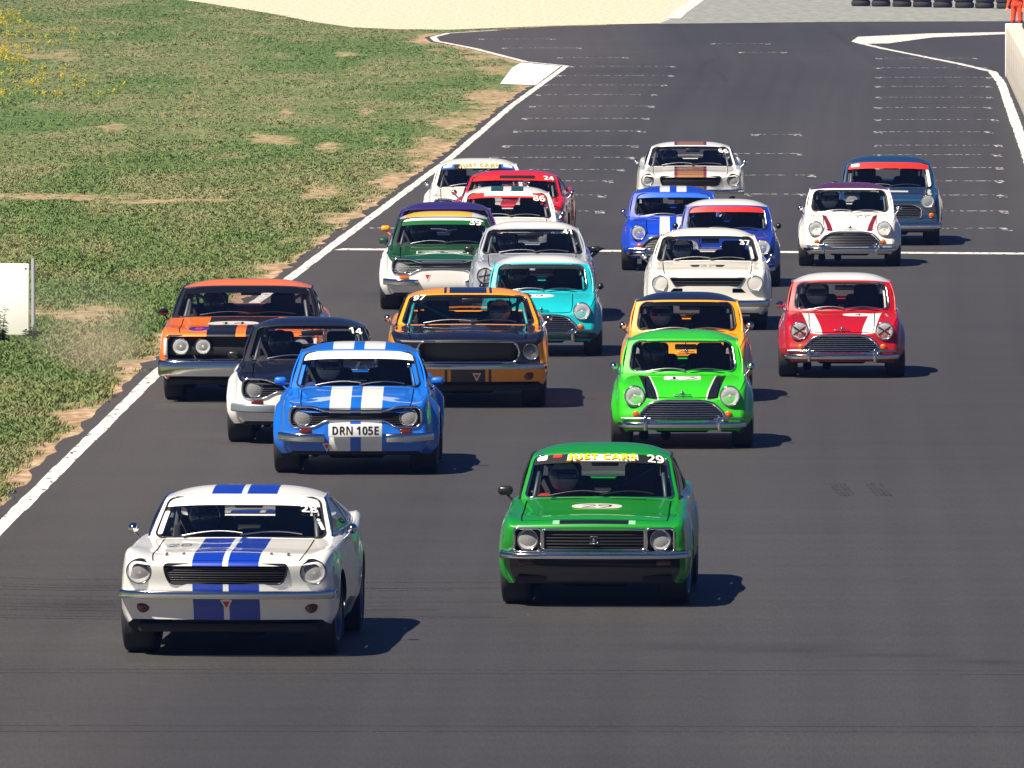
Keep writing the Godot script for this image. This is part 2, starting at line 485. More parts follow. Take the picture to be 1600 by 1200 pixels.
	S.saloon = {"L": 4.2, "FO": 0.68, "WB": 2.49, "wr": 0.29, "ww": 0.22, "wx": 0.685, "R": 0.33, "flare": 0.03, "bul": 0.035, "sill": 0.2,
		"H": [[0, 0.735], [0.08, 0.76], [0.6, 0.83], [1.18, 0.885], [3.15, 0.92], [4.0, 0.9], [4.2, 0.82]],
		"E": [[0, 0.73], [0.08, 0.755], [0.6, 0.82], [1.18, 0.87], [3.15, 0.91], [4.0, 0.89], [4.2, 0.82]],
		"F": [[0, 0.725], [0.08, 0.765], [0.6, 0.82], [1.18, 0.865], [2.2, 0.85], [3.0, 0.86], [4.0, 0.85], [4.2, 0.79]],
		"X": [[0, 0.745], [0.12, 0.765], [0.6, 0.785], [2.5, 0.79], [3.2, 0.785], [4.2, 0.72]],
		"W": [[0, 0.07], [0.5, 0.1], [1.18, 0.2], [2.2, 0.08], [3.15, -0.06], [4.2, -0.06]],
		"bot": [[0, 0.21], [0.35, 0.2], [3.2, 0.2], [4.2, 0.35]], "lean": [[0.15, 0.1], [0.34, 0.03], [0.5, 0.02], [0.78, 0.0]],
		"hood": 0.74, "hz0": 0.05, "hz1": 1.06, "belt": 0.905, "zc": 1.18, "zd": 3.15, "d0": 1.32, "d1": 2.3,
		"zt": 1.62, "Wt": 0.09, "xt": 0.62, "yt": 1.215, "yte": 1.18, "hump": 0.062, "zr": 2.72, "xr": 0.59, "yr": 1.215, "yre": 1.165,
		"wsm": [0.055, 0.012, 0.05, 0.1, 0.13], "side": [[0.06, 0.48], [0.53, 0.88]], "helmet": [0.34, 1.0, 2.0],
		"holes": [{"p": soft(both([[0.5, 0.7], [0.43, 0.59]]), 0.02), "d": 0.06, "trim": 0.008, "bars": 3}, {"p": soft([[0.33, 0.56], [0.45, 0.56], [0.51, 0.5], [0.33, 0.5]], 0.012), "d": 0.05, "two": true}],
		"lamps": [[0.63, 0.625, 0.1, 0.01]], "bumper": {"y": 0.36, "h": 0.045, "x": 0.8, "d": 0.06, "z": 0.03}}
	S.tall = S.saloon.duplicate(true)
	S.tall.merge({"yt": 1.285, "yte": 1.25, "xt": 0.665, "xr": 0.63, "belt": 0.92, "lamps": [[0.6, 0.70, 0.1, 0.015]], "yr": 1.28, "yre": 1.235,
		"holes": [{"p": soft(both([[0.36, 0.66], [0.5, 0.6], [0.5, 0.44]]), 0.03), "d": 0.06, "trim": 0.012, "bars": 6}], "bumper": {"y": 0.31, "h": 0.045, "x": 0.8, "d": 0.06, "z": 0.03},
		"marker": [0.66, 0.48, 0.035, "amber"], "helmet": [0.34, 1.04, 2.0]}, true)
	return S

func plan_uv(x: float, q: float) -> Vector2:
	return Vector2((x + 1.0) * 0.5, (q + 0.8) / 5.6)

func build_type(sp: Dictionary) -> Dictionary:
	var T := {"sp": sp}
	var L: float = sp.L
	var FO: float = sp.FO
	var R: float = sp.R
	var ry: float = sp.wr
	var Xm: float = keyed(sp.X, 0.8)
	var axles := [FO, FO + sp.WB]
	var zc: float = sp.zc
	var zd: float = sp.zd
	var keep := [0.0, sp.hz0, sp.hz0 + 0.009, sp.hz1, sp.hz1 + 0.009, zc, zd, sp.d0, sp.d0 + 0.008, sp.d1, sp.d1 + 0.008, L]
	var zs := keep.duplicate()
	var more := [0.006, 0.016, 0.032, 0.055, 0.085, 0.12, L - 0.1, L - 0.06, L - 0.03, L - 0.01]
	for za in axles:
		for j in 21:
			more.append(za - R * cos(PI * j / 20.0))
		for e in [0.012, 0.05, 0.1, 0.16]:
			more.append(za - R - e)
			more.append(za + R + e)
	var zz := 0.17
	while zz < L - 0.12:
		more.append(zz)
		zz += 0.07
	for z in more:
		if z > 0.0 and z < L and zs.all(func(w): return absf(w - z) > 0.0055):
			zs.append(z)
	zs.sort()
	var lean := func(y: float) -> float: return keyed(sp.lean, y)
	# --- cross sections
	var P := []
	var Q := []   # plan distance of every point, for the paint
	var sub := [3, 3, 3, 4, 3]
	for z in zs:
		var X := keyed(sp.X, z)
		var H := keyed(sp.H, z)
		var E := keyed(sp.E, z)
		var F := keyed(sp.F, z)
		var ins := 0.0
		var nr := 0.045
		if z < nr:
			ins = nr * (1.0 - sqrt(1.0 - pow(1.0 - z / nr, 2)))
		if z > L - nr:
			ins = nr * (1.0 - sqrt(maxf(0.0, 1.0 - pow(1.0 - (L - z) / nr, 2))))
		X -= ins
		H -= ins * 0.6; E -= ins * 0.6; F -= ins * 0.6
		var rg: float = keyed(sp.ridge, z) if sp.has("ridge") else 0.0
		var hf: float = sp.hood
		var bf: float = lerpf(sp.belt, maxf(sp.belt, 0.93), smoothstep(zc + 0.3, zd - 0.3, z))
		var c := [Vector2(0, H), Vector2(hf * 0.5 * X, lerpf(H, E, 0.3)), Vector2(hf * X, E), Vector2(bf * X, lerpf(E, F, 0.75) + rg), Vector2(0.955 * X, F), Vector2(X, F - 0.036)]
		var row := PackedVector2Array()
		for s in 5:
			var pre: Vector2 = c[s - 1] if s > 0 else Vector2(-c[1].x, c[1].y)
			var post: Vector2 = c[s + 2] if s < 4 else Vector2(X + 0.01, F - 0.12)
			for j in sub[s]:
				row.append(c[s].cubic_interpolate(c[s + 1], pre, post, float(j) / sub[s]))
		row.append(c[5])
		row.insert(7, row[6].lerp(row[7], 0.012 / maxf(row[6].distance_to(row[7]), 0.02)))
		var yb := keyed(sp.bot, z) + ins * 0.5
		for za in axles:
			var dz: float = z - za
			if absf(dz) < R:
				yb = maxf(yb, ry + sqrt(R * R - dz * dz))
		var yt := F - 0.036
		for j in range(1, 10):
			var y := lerpf(yt, yb, j / 9.0)
			var g := clampf((y - sp.sill) / (yt - sp.sill), 0.0, 1.0)
			var x: float = X + sp.bul * pow(sin(PI * g), 0.8) - 0.06 * pow(clampf(1.0 - g / 0.3, 0.0, 1.0), 2)
			row.append(Vector2(x, y))
		for j in range(11, row.size()):
			for za in axles:
				var rho := Vector2(z - za, row[j].y - ry).length()
				row[j].x += sp.flare * smoothstep(R + 0.2, R + 0.03, rho)
		var pts := PackedVector3Array()
		var qs := PackedFloat32Array()
		var W := keyed(sp.W, z)
		for q in row:
			var zp: float = z + W * pow(minf(q.x / Xm, 1.05), 2) + lean.call(q.y) * clampf(1.0 - z / 0.3, 0.0, 1.0)
			pts.append(Vector3(q.x, q.y, FO - zp))
			qs.append(z)
		P.append(pts)
		Q.append(qs)
	var NR := P.size()
	var NC: int = P[0].size()
	var TOP := 17
	var BELT := 10
	var at := func(z: float) -> int:
		var best := 0
		for k in NR:
			if absf(zs[k] - z) < absf(zs[best] - z):
				best = k
		return best
	var rc: int = at.call(zc)
	var rd: int = at.call(zd)
	var h0: int = at.call(sp.hz0 + 0.009)
	var h1: int = at.call(sp.hz1)
	var r0: int = at.call(sp.d0 + 0.008)
	var r1: int = at.call(sp.d1)
	var bt := Buf.new()
	var bsd := Buf.new()
	var bh := Buf.new()
	var bd := [Buf.new(), Buf.new()]
	for s in [1.0, -1.0]:
		var idt := []
		var flip := Vector3(s, 1, 1)
		for buf in [bt, bsd, bh, bd[0] if s > 0 else bd[1]]:
			idt.append(buf.v.size())
			for r in NR:
				for c in NC:
					var a: Vector3 = P[mini(r + 1, NR - 1)][c] - P[maxi(r - 1, 0)][c]
					var b: Vector3 = P[r][mini(c + 1, NC - 1)] - P[r][maxi(c - 1, 0)]
					if c == 0:
						b = Vector3(1, 0, 0)
					var nn := b.cross(a).normalized()
					var p: Vector3 = P[r][c]
					buf.p(p * flip, nn * flip, plan_uv(p.x * s, Q[r][c]) if buf != bsd and buf != bd[0] and buf != bd[1] else Vector2(Q[r][c] / 5.0, p.y / 1.5))
		for r in NR - 1:
			for c in NC - 1:
				var inhood: bool = r >= h0 and r < h1
				var w := 0
				if c < BELT and r >= rc and r < rd:
					continue
				if c < 6 and inhood:
					w = 2
				elif c <= 6 and (r == h0 - 1 or r == h1) or c == 6 and inhood:
					continue
				elif c >= TOP:
					w = 1
					if r >= r0 and r < r1 and c >= TOP + 1:
						w = 3
					elif c >= TOP + 1 and (r == r0 - 1 or r == r1):
						continue
				var b: Buf = [bt, bsd, bh, bd[0] if s > 0 else bd[1]][w]
				var i0: int = idt[w] + r * NC + c
				b.quad(i0, i0 + 1, i0 + NC + 1, i0 + NC)
	T.body = mesh([bt, bsd])
	T.bonnet = mesh([bh])
	T.doors = [mesh([bd[0]]), mesh([bd[1]])]
	# --- front and rear panels
	var W0 := keyed(sp.W, 0.0)
	var fm := func(x: float, y: float) -> Vector3: return Vector3(x, y, FO - W0 * pow(minf(absf(x) / Xm, 1.05), 2) - keyed(sp.lean, y))
	T.fm = fm
	var dom := PackedVector2Array()
	for c in NC:
		dom.append(Vector2(P[0][c].x, P[0][c].y))
	for c in range(NC - 1, 0, -1):
		dom.append(Vector2(-P[0][c].x, P[0][c].y))
	var yref := keyed(sp.H, 0.0)
	var rings := []
	for h in sp.holes:
		rings.append([h.p, h])
		if h.has("two"):
			var mp := PackedVector2Array()
			for q in h.p:
				mp.append(Vector2(-q.x, q.y))
			mp.reverse()
			rings.append([mp, h])
	var hp := []
	for r in rings:
		hp.append(r[0])
	var bf2 := Buf.new()
	panel(bf2, fm, dom, hp, Vector2(0.05, 0.035), 1.0, 0.0, func(x, y): return plan_uv(x, minf(y - yref, -0.006)))
	T.front = mesh([bf2])
	var bw := Buf.new()
	var btr := Buf.new()
	var bars := Buf.new()
	for r in rings:
		var h: Dictionary = r[1]
		hole_wall(bw, fm, r[0], Vector3(0, 0, -h.d))
		panel(bw, fm, r[0], [], Vector2(0.12, 0.06), 1.0, -h.d)
		if h.has("trim"):
			tube(btr, ring3(fm, r[0], Vector3(0, 0, 0.002)), h.trim, 6, true)
		if h.get("bars", 0) > 0:
			var lo := 9.0
			var hi := -9.0
			for q in r[0]:
				lo = minf(lo, q.y)
				hi = maxf(hi, q.y)
			for k in h.bars:
				var y: float = lerpf(lo, hi, (k + 0.7) / (h.bars + 0.4))
				var xe := 0.0
				var ring: PackedVector2Array = r[0]
				for j in ring.size():
					var p := ring[j]
					var q := ring[(j + 1) % ring.size()]
					if (p.y - y) * (q.y - y) <= 0.0 and absf(p.y - q.y) > 1e-6:
						xe = maxf(xe, absf(lerpf(p.x, q.x, (y - p.y) / (q.y - p.y))))
				var path := PackedVector3Array()
				for j in 13:
					path.append(fm.call(lerpf(-xe, xe, j / 12.0), y) + Vector3(0, 0, -0.02))
				sweep(bars, path, oval(0.008, 0.0055, 8))
	T.recess = mesh([bw])
	T.trim = mesh([btr])
	T.bars = mesh([bars]) if bars.i.size() else null
	var rp := PackedVector2Array()
	for c in NC:
		rp.append(Vector2(P[NR - 1][c].x, P[NR - 1][c].y))
	for c in range(NC - 1, 0, -1):
		rp.append(Vector2(-P[NR - 1][c].x, P[NR - 1][c].y))
	var br := Buf.new()
	var Wr := keyed(sp.W, L)
	panel(br, func(x, y): return Vector3(x, y, FO - L - Wr * pow(x / Xm, 2)), rp, [], Vector2(0.12, 0.12), -1.0)
	T.rear = mesh([br])
	# --- the cabin
	var on_row := func(r: int, x: float) -> Vector3:
		var ax := absf(x)
		for c in BELT:
			if ax <= P[r][c + 1].x:
				var q: Vector3 = P[r][c].lerp(P[r][c + 1], (ax - P[r][c].x) / maxf(P[r][c + 1].x - P[r][c].x, 1e-5))
				return Vector3(x, q.y, q.z)
		return Vector3(signf(x) * P[r][BELT].x, P[r][BELT].y, P[r][BELT].z)
	var xc: float = P[rc][BELT].x
	var xd: float = P[rd][BELT].x
	var ws := func(u: float, v: float) -> Vector3:
		var b: Vector3 = on_row.call(rc, u * xc)
		var t := Vector3(u * sp.xt, sp.yt - (sp.yt - sp.yte) * pow(absf(u), 3.6), FO - sp.zt - sp.Wt * u * u)
		return b.lerp(t, v) + Vector3(0, 0.008, 0.006) * sin(PI * v)
	T.ws = ws
	var rw := func(u: float, v: float) -> Vector3:
		var b: Vector3 = on_row.call(rd, u * xd)
		var t := Vector3(u * sp.xr, sp.yr - (sp.yr - sp.yre) * pow(absf(u), 3.6), FO - sp.zr + 0.08 * u * u)
		return b.lerp(t, v) + Vector3(0, 0.012, -0.012) * sin(PI * v)
	var edge := func(s: float) -> Vector3:
		var k := clampf(s, 0.0, 1.0) * (rd - rc)
		var j := mini(int(k), rd - rc - 1)
		return P[rc + j][BELT].lerp(P[rc + j + 1][BELT], k - j)
	var eave := func(s: float) -> Vector3:
		return Vector3(lerpf(sp.xt, sp.xr, s) + 0.015 * sin(PI * s), lerpf(sp.yte, sp.yre, s) + 0.012 * sin(PI * s), FO - lerpf(sp.zt + sp.Wt, sp.zr - 0.08, s))
	var side := func(s: float, v: float) -> Vector3:
		var a: Vector3 = edge.call(s)
		return a.lerp(eave.call(s), v) + Vector3(0.02 * sin(PI * v), 0, 0)
	var roof := func(u: float, w: float) -> Vector3:
		var e: Vector3 = eave.call(w)
		var cr: float = lerpf(sp.yt - sp.yte, sp.yr - sp.yre, w) + sp.hump * sin(PI * clampf(w, 0.0, 1.0))
		return Vector3(u * e.x, e.y + cr * (1.0 - pow(absf(u), 3.6)), e.z + (sp.Wt * (1.0 - w) - 0.08 * w) * (1.0 - u * u))
	T.roof_map = roof
	var brf := Buf.new()
	panel(brf, roof, PackedVector2Array([Vector2(-1, 0), Vector2(1, 0), Vector2(1, 1), Vector2(-1, 1)]), [], Vector2(0.09, 0.07), 1.0, 0.0, func(u, w): return plan_uv(u * sp.xt, FO - roof.call(u, w).z))
	T.roof = mesh([brf])
	var wm: Array = sp.wsm
	var wpoly := rrect(-1.0 + wm[0], 1.0 - wm[0], wm[1], 1.0 - wm[2], wm[3], wm[4])
	T.wpoly = wpoly
	var fr := Buf.new()
	var full := PackedVector2Array([Vector2(-1, 0), Vector2(1, 0), Vector2(1, 1), Vector2(-1, 1)])
	panel(fr, ws, full, [wpoly], Vector2(0.09, 0.12), 1.0)
	hole_wall(fr, ws, wpoly, Vector3(0, -0.012, -0.02))
	var rpoly := rrect(-0.88, 0.88, 0.1, 0.9, 0.15, 0.15)
	panel(fr, rw, full, [rpoly], Vector2(0.12, 0.15), -1.0)
	hole_wall(fr, rw, rpoly, Vector3(0, -0.012, 0.02))
	var box := PackedVector2Array([Vector2(0, 0), Vector2(1, 0), Vector2(1, 1), Vector2(0, 1)])
	var sides := []
	for w in sp.side:
		sides.append(rrect(w[0], w[1], 0.05, 0.9, 0.03, 0.12))
	var side_l := func(s: float, v: float) -> Vector3: return side.call(s, v) * Vector3(-1, 1, 1)
	T.side_glass = []
	for e in [[side, 1.0], [side_l, -1.0]]:
		panel(fr, e[0], box, sides, Vector2(0.08, 0.14), e[1])
		for w in sides:
			hole_wall(fr, e[0], w, Vector3(-0.02 * e[1], 0, 0))
			var bg := Buf.new()
			panel(bg, e[0], w, [], Vector2(0.12, 0.2), e[1], -0.008)
			T.side_glass.append(mesh([bg]))
	T.frame = mesh([fr])
	var g1 := Buf.new()
	panel(g1, ws, wpoly, [], Vector2(0.13, 0.14), 1.0, -0.006)
	T.ws_glass = mesh([g1])
	var g2 := Buf.new()
	panel(g2, rw, rpoly, [], Vector2(0.15, 0.2), -1.0, -0.006)
	T.rw_glass = mesh([g2])
	var seal := Buf.new()
	tube(seal, ring3(ws, wpoly, Vector3(0, 0.003, 0.004)), 0.011, 6, true)
	T.seal = mesh([seal])
	T.gutters = []
	for s in [1.0, -1.0]:
		var gut := Buf.new()
		var path := PackedVector3Array()
		for k in 13:
			var q: Vector3 = side.call(0.0, k / 12.0)
			path.append(Vector3(q.x * s, q.y, q.z) + Vector3(0.004 * s, 0.0, 0.0))
		for k in 13:
			var q: Vector3 = eave.call((k + 0.5) / 13.0)
			path.append(Vector3(q.x * s, q.y, q.z) + Vector3(0.006 * s, 0.0, 0.0))
		tube(gut, path, 0.012, 6)
		T.gutters.append(mesh([gut]))
	# --- dark insides: wheel housings, floor, engine bay
	T.housings = []
	for za in axles:
		for s in [1.0, -1.0]:
			var dk := Buf.new()
			var prev := []
			for k in 13:
				var a := PI * (-0.08 + 1.16 * k / 12.0)
				var d := Vector3(0, sin(a), cos(a))
				var c := Vector3(0, ry, FO - za)
				var o: float = Xm - 0.02
				var ids := [dk.p(c + d * (R + 0.02) + Vector3(s * o, 0, 0), -d), dk.p(c + d * (R + 0.02) + Vector3(s * 0.42, 0, 0), -d)]
				if prev:
					dk.quad(prev[0], ids[0], ids[1], prev[1])
				prev = ids
			T.housings.append(mesh([dk], [M.black]))
	var fl := Buf.new()
	rbox(fl, Vector3(0, 0.24, FO - L * 0.5), Vector3(2 * xc - 0.04, 0.08, L - 0.55), 0.02)
	rbox(fl, Vector3(0, 0.45, FO - 0.16 - (zc - 0.05) * 0.5), Vector3(0.96, 0.46 if sp.yt > 1.2 else 0.3, zc - 0.35), 0.03)
	rbox(fl, Vector3(0, 0.21, FO - 0.85), Vector3(0.6, 0.12, 0.5), 0.05)
	T.floor = mesh([fl], [M.black])
	var rs := Buf.new()
	rbox(rs, Vector3(0, P[rd][0].y - 0.1, FO - zd + 0.22), Vector3(2 * xd - 0.06, 0.05, 0.5), 0.02)
	rbox(rs, Vector3(0, P[rd][0].y - 0.35, FO - zd + 0.44), Vector3(2 * xd - 0.06, 0.5, 0.05), 0.02)
	T.shelf = mesh([rs], [M.black])
	var ds := Buf.new()
	var yc: float = P[rc][0].y
	rbox(ds, Vector3(0, yc - 0.09, FO - zc - 0.3), Vector3(2 * xc - 0.05, 0.15, 0.34), 0.05)
	rbox(ds, Vector3(0, yc - 0.3, FO - zc - 0.2), Vector3(2 * xc - 0.05, 0.5, 0.05), 0.02)
	T.dash = mesh([ds], [M.black])
	# --- roll cage
	var cg := Buf.new()
	var zh: float = lerpf(sp.zt, sp.zr, 0.58)
	var yh: float = sp.yte - 0.03
	var xh: float = sp.xt - 0.07
	var zm := FO - zh
	tube(cg, PackedVector3Array([Vector3(-xh - 0.06, 0.3, zm), Vector3(-xh - 0.04, 0.85, zm), Vector3(-xh, yh - 0.05, zm), Vector3(-xh + 0.07, yh + 0.01, zm), Vector3(xh - 0.07, yh + 0.01, zm), Vector3(xh, yh - 0.05, zm), Vector3(xh + 0.04, 0.85, zm), Vector3(xh + 0.06, 0.3, zm)]), 0.021)
	tube(cg, PackedVector3Array([Vector3(-xh, yh - 0.04, zm), Vector3(xh + 0.03, 0.5, zm)]), 0.019)
	tube(cg, PackedVector3Array([Vector3(xh, yh - 0.04, zm), Vector3(-xh - 0.03, 0.5, zm)]), 0.019)
	for s in [1.0, -1.0]:
		tube(cg, PackedVector3Array([Vector3(s * (xh - 0.05), yh, zm), Vector3(s * (xh - 0.1), 0.6, FO - zd + 0.1)]), 0.019)
		var wa: Vector3 = ws.call(0.9 * s, 0.9)
		var wb: Vector3 = ws.call(0.88 * s, 0.05)
		tube(cg, PackedVector3Array([Vector3(s * (xh - 0.02), yh, zm), wa + Vector3(-0.02 * s, -0.05, -0.06), wb + Vector3(-0.03 * s, -0.02, -0.09), wb + Vector3(-0.02 * s, -0.55, -0.12)]), 0.019)
	T.cage = mesh([cg])
	# --- bumpers
	T.bumpers = []
	if sp.has("bumper"):
		var bb := Buf.new()
		var bp: Dictionary = sp.bumper
		var path := PackedVector3Array()
		path.append(Vector3(-bp.x - 0.005, bp.y, FO - W0 - 0.3))
		for k in 21:
			var x: float = lerpf(-bp.x, bp.x, k / 20.0)
			path.append(Vector3(x, bp.y, FO - W0 * pow(x / Xm, 2) - 0.07 * pow(absf(x) / bp.x, 12) + bp.d - bp.z))
		path.append(Vector3(bp.x + 0.005, bp.y, FO - W0 - 0.3))
		sweep(bb, path, oval(0.028 if bp.h < 0.06 else 0.04, bp.h))
		if sp.has("blade"):
			for k in path.size():
				path[k].y += 0.03
				path[k].z -= 0.02
			sweep(bb, path, oval(0.02, 0.012))
		T.bumpers.append(mesh([bb], [M.chrome]))
	if sp.has("quarter"):
		var qb: Dictionary = sp.quarter
		for s in [-1.0, 1.0]:
			var bb := Buf.new()
			var path := PackedVector3Array()
			for k in 15:
				var x: float = lerpf(qb.x0, qb.x, k / 14.0) if s > 0 else -lerpf(qb.x, qb.x0, k / 14.0)
				var f: float = clampf((absf(x) - qb.x0) / (qb.x - qb.x0), 0.0, 1.0)
				path.append(Vector3(x, qb.y + 0.012 * f, FO - W0 * pow(x / Xm, 2) + qb.d - 0.02 - 0.16 * pow(f, 5) - 0.03 * pow(1.0 - f, 6)))
			sweep(bb, path, oval(0.03, qb.h))
			T.bumpers.append(mesh([bb], [M.chrome]))
	if sp.has("over"):
		var ov := Buf.new()
		rbox(ov, Vector3(0, 0, 0), Vector3(0.045, 0.16, 0.06), 0.021)
		T.over = mesh([ov], [M.chrome])
		var cb := Buf.new()
		for s in [1.0, -1.0]:
			var path := PackedVector3Array()
			for k in 9:
				var x: float = lerpf(sp.corner[0], 0.66, k / 8.0) * s
				path.append(fm.call(x, sp.corner[1]) + Vector3(0, 0, 0.045 - 0.03 * k / 8.0))
			tube(cb, path, 0.011, 8)
		T.cornerbar = mesh([cb], [M.chrome])
	return T

# ------------------------------------------------------------------ car assembly
const DIGITS := {"0": "01110100011001110101110011000101110", "1": "00100011000010000100001000010001110", "2": "01110100010000100010001000100011111", "3": "11111000100010000010000011000101110", "4": "00010001100101010010111110001000010", "7": "11111000010001000100010000100001000", "6": "00110010001000011110100011000101110", "8": "01110100011000101110100011000101110", "9": "01110100011000101111000010001001100", "5": "11111100001111000001000011000101110"}

func canvas(cmds: Array) -> ImageTexture:
	var im := Image.create(512, 1024, false, Image.FORMAT_RGB8)
	var px := func(x: float) -> int: return roundi((x + 1.0) * 256.0)
	var py := func(q: float) -> int: return roundi((q + 0.8) / 5.6 * 1024.0)
	for c in cmds:
		match c[0]:
			"f":
				im.fill(c[1])
			"r", "m":
				for s in ([1, -1] if c[0] == "m" else [1]):
					var x0: int = px.call(minf(c[1] * s, c[2] * s))
					var x1: int = px.call(maxf(c[1] * s, c[2] * s))
					im.fill_rect(Rect2i(x0, py.call(c[3]), x1 - x0, py.call(c[4]) - py.call(c[3])), c[5])
			"e":
				var y0: int = py.call(c[2] - c[4])
				var y1: int = py.call(c[2] + c[4])
				for y in range(y0, y1):
					var f := 2.0 * (y + 0.5 - y0) / (y1 - y0) - 1.0
					var hw: float = c[3] * pow(maxf(0.0, 1.0 - pow(absf(f), 2.6)), 1.0 / 2.6)
					im.fill_rect(Rect2i(px.call(c[1] - hw), y, px.call(c[1] + hw) - px.call(c[1] - hw), 1), c[5])
			"q":   # slanted mirrored stripe: x at q0 (a, b) and at q1 (a, b)
				var y0: int = py.call(c[1])
				var y1: int = py.call(c[2])
				for y in range(y0, y1):
					var w := float(y - y0) / (y1 - y0)
					for s in [1.0, -1.0]:
						var a: float = lerpf(c[3], c[5], w) * s
						var b: float = lerpf(c[4], c[6], w) * s
						im.fill_rect(Rect2i(px.call(minf(a, b)), y, px.call(maxf(a, b)) - px.call(minf(a, b)), 1), c[7])
			"t":
				var n: int = c[1].length()
				var cw: float = c[4] / (n * 6.0 - 1.0)
				var ch: float = c[5] / 7.0
				for k in n:
					var bits: String = DIGITS[c[1][k]]
					for j in 35:
						if bits[j] == "1":
							var x: float = c[2] - c[4] * 0.5 + (k * 6 + j % 5) * cw
							var q: float = c[3] + c[5] * 0.5 - (j / 5 + 1) * ch
							im.fill_rect(Rect2i(px.call(x), py.call(q), px.call(x + cw) - px.call(x), py.call(q + ch) - py.call(q)), c[6])
	return ImageTexture.create_from_image(im)

func wheel(parent: Node, sp: Dictionary, xf: Transform3D, rim_mat: Material) -> void:
	var key := "%.3f %.3f" % [sp.wr, sp.ww]
	if not wheel_meshes.has(key):
		var r: float = sp.wr
		var w: float = sp.ww * 0.5
		var ri := r * 0.66
		var b := Buf.new()
		var lie := Transform3D(Basis(Vector3(0, -1, 0), Vector3(1, 0, 0), Vector3(0, 0, 1)), Vector3.ZERO)
		lathe(b, [[ri, -w * 0.8], [ri + 0.02, -w * 0.97], [r * 0.86, -w], [r * 0.95, -w * 0.95], [r * 0.985, -w * 0.84], [r, -w * 0.66], [r, -w * 0.2], [r, w * 0.2], [r, w * 0.66], [r * 0.985, w * 0.84], [r * 0.95, w * 0.95], [r * 0.86, w], [ri + 0.02, w * 0.97], [ri, w * 0.8]], lie, 40)
		var q := Buf.new()
		lathe(q, [[ri + 0.006, w * 0.94], [ri - 0.004, w * 0.95], [ri - 0.014, w * 0.8], [ri - 0.02, w * 0.2], [ri * 0.8, w * 0.12], [ri * 0.45, w * 0.3], [ri * 0.3, w * 0.34], [0.03, w * 0.5], [0.0, w * 0.52]], lie, 32)
		lathe(q, [[ri, -w * 0.94], [ri - 0.012, -w * 0.9], [ri - 0.02, w * 0.1]], lie, 24, -1.0)
		for k in 8:
			var a := TAU * k / 8
			rbox(q, Vector3(w * 0.28, cos(a) * ri * 0.58, sin(a) * ri * 0.58), Vector3(w * 0.25, ri * 0.72, 0.045), 0.012, Basis(Vector3.RIGHT, a))
		wheel_meshes[key] = [mesh([b], [M.tyre]), mesh([q])]
	var o := Node3D.new()
	o.name = "wheel"
	o.transform = xf
	parent.add_child(o, true)
	part(o, "tyre", wheel_meshes[key][0])
	part(o, "rim", wheel_meshes[key][1], rim_mat)

func headlight(parent: Node, r: float, at: Vector3, tape: int, ring_mat: Material) -> void:
	var key := "%.3f" % r
	var face := Transform3D(Basis(Vector3(1, 0, 0), Vector3(0, 0, 1), Vector3(0, -1, 0)), Vector3.ZERO)
	if not lamp_meshes.has(key):
		var b := Buf.new()
		var prof := []
		for k in 9:
			prof.append([r * 0.92 * k / 8.0, -0.07 + 0.07 * pow(k / 8.0, 2)])
		lathe(b, prof, face, 28, -1.0)
		ball(b, Vector3(0, 0, -0.04), Vector3(0.017, 0.017, 0.025), 10, 6)
		var l := Buf.new()
		prof = []
		for k in 8:
			prof.append([r * 0.94 * (1.0 - k / 7.0), 0.022 * (1.0 - pow(1.0 - k / 7.0, 2)) + 0.002])
		lathe(l, prof, face, 28)
		var g := Buf.new()
		lathe(g, [[r * 1.1, -0.07], [r * 1.1, -0.01], [r * 1.08, 0.004], [r * 1.03, 0.012], [r * 0.97, 0.008], [r * 0.93, -0.002]], face, 28)
		var x := Buf.new()
		for a in [0.6, -0.6]:
			rbox(x, Vector3(0, 0, 0.021), Vector3(r * 1.75, 0.02, 0.008), 0.003, Basis(Vector3(0, 0, 1), a))
		lamp_meshes[key] = [mesh([b], [M.bowl]), mesh([l], [M.lens]), mesh([g]), mesh([x], [M.ink])]
	var o := Node3D.new()
	o.name = "headlight"
	o.position = at
	o.rotation.x = -0.03
	parent.add_child(o, true)
	var q: Array = lamp_meshes[key]
	part(o, "reflector", q[0])
	part(o, "lens", q[1])
	part(o, "ring", q[2], ring_mat)
	if tape > 0:
		part(o, "tape_cross", q[3], null, Transform3D(Basis(Vector3(0, 0, 1), 0.78 if tape == 2 else 0.0), Vector3.ZERO))

func pane_at(map: Callable, u: float, v: float, off: float) -> Transform3D:
	var p: Vector3 = map.call(u, v)
	var x: Vector3 = (map.call(u + 0.05, v) - map.call(u - 0.05, v)).normalized()
	var y: Vector3 = map.call(u, v + 0.03) - map.call(u, v - 0.03)
	var z := x.cross(y).normalized()
	return Transform3D(Basis(x, z.cross(x), z), p + z * off)

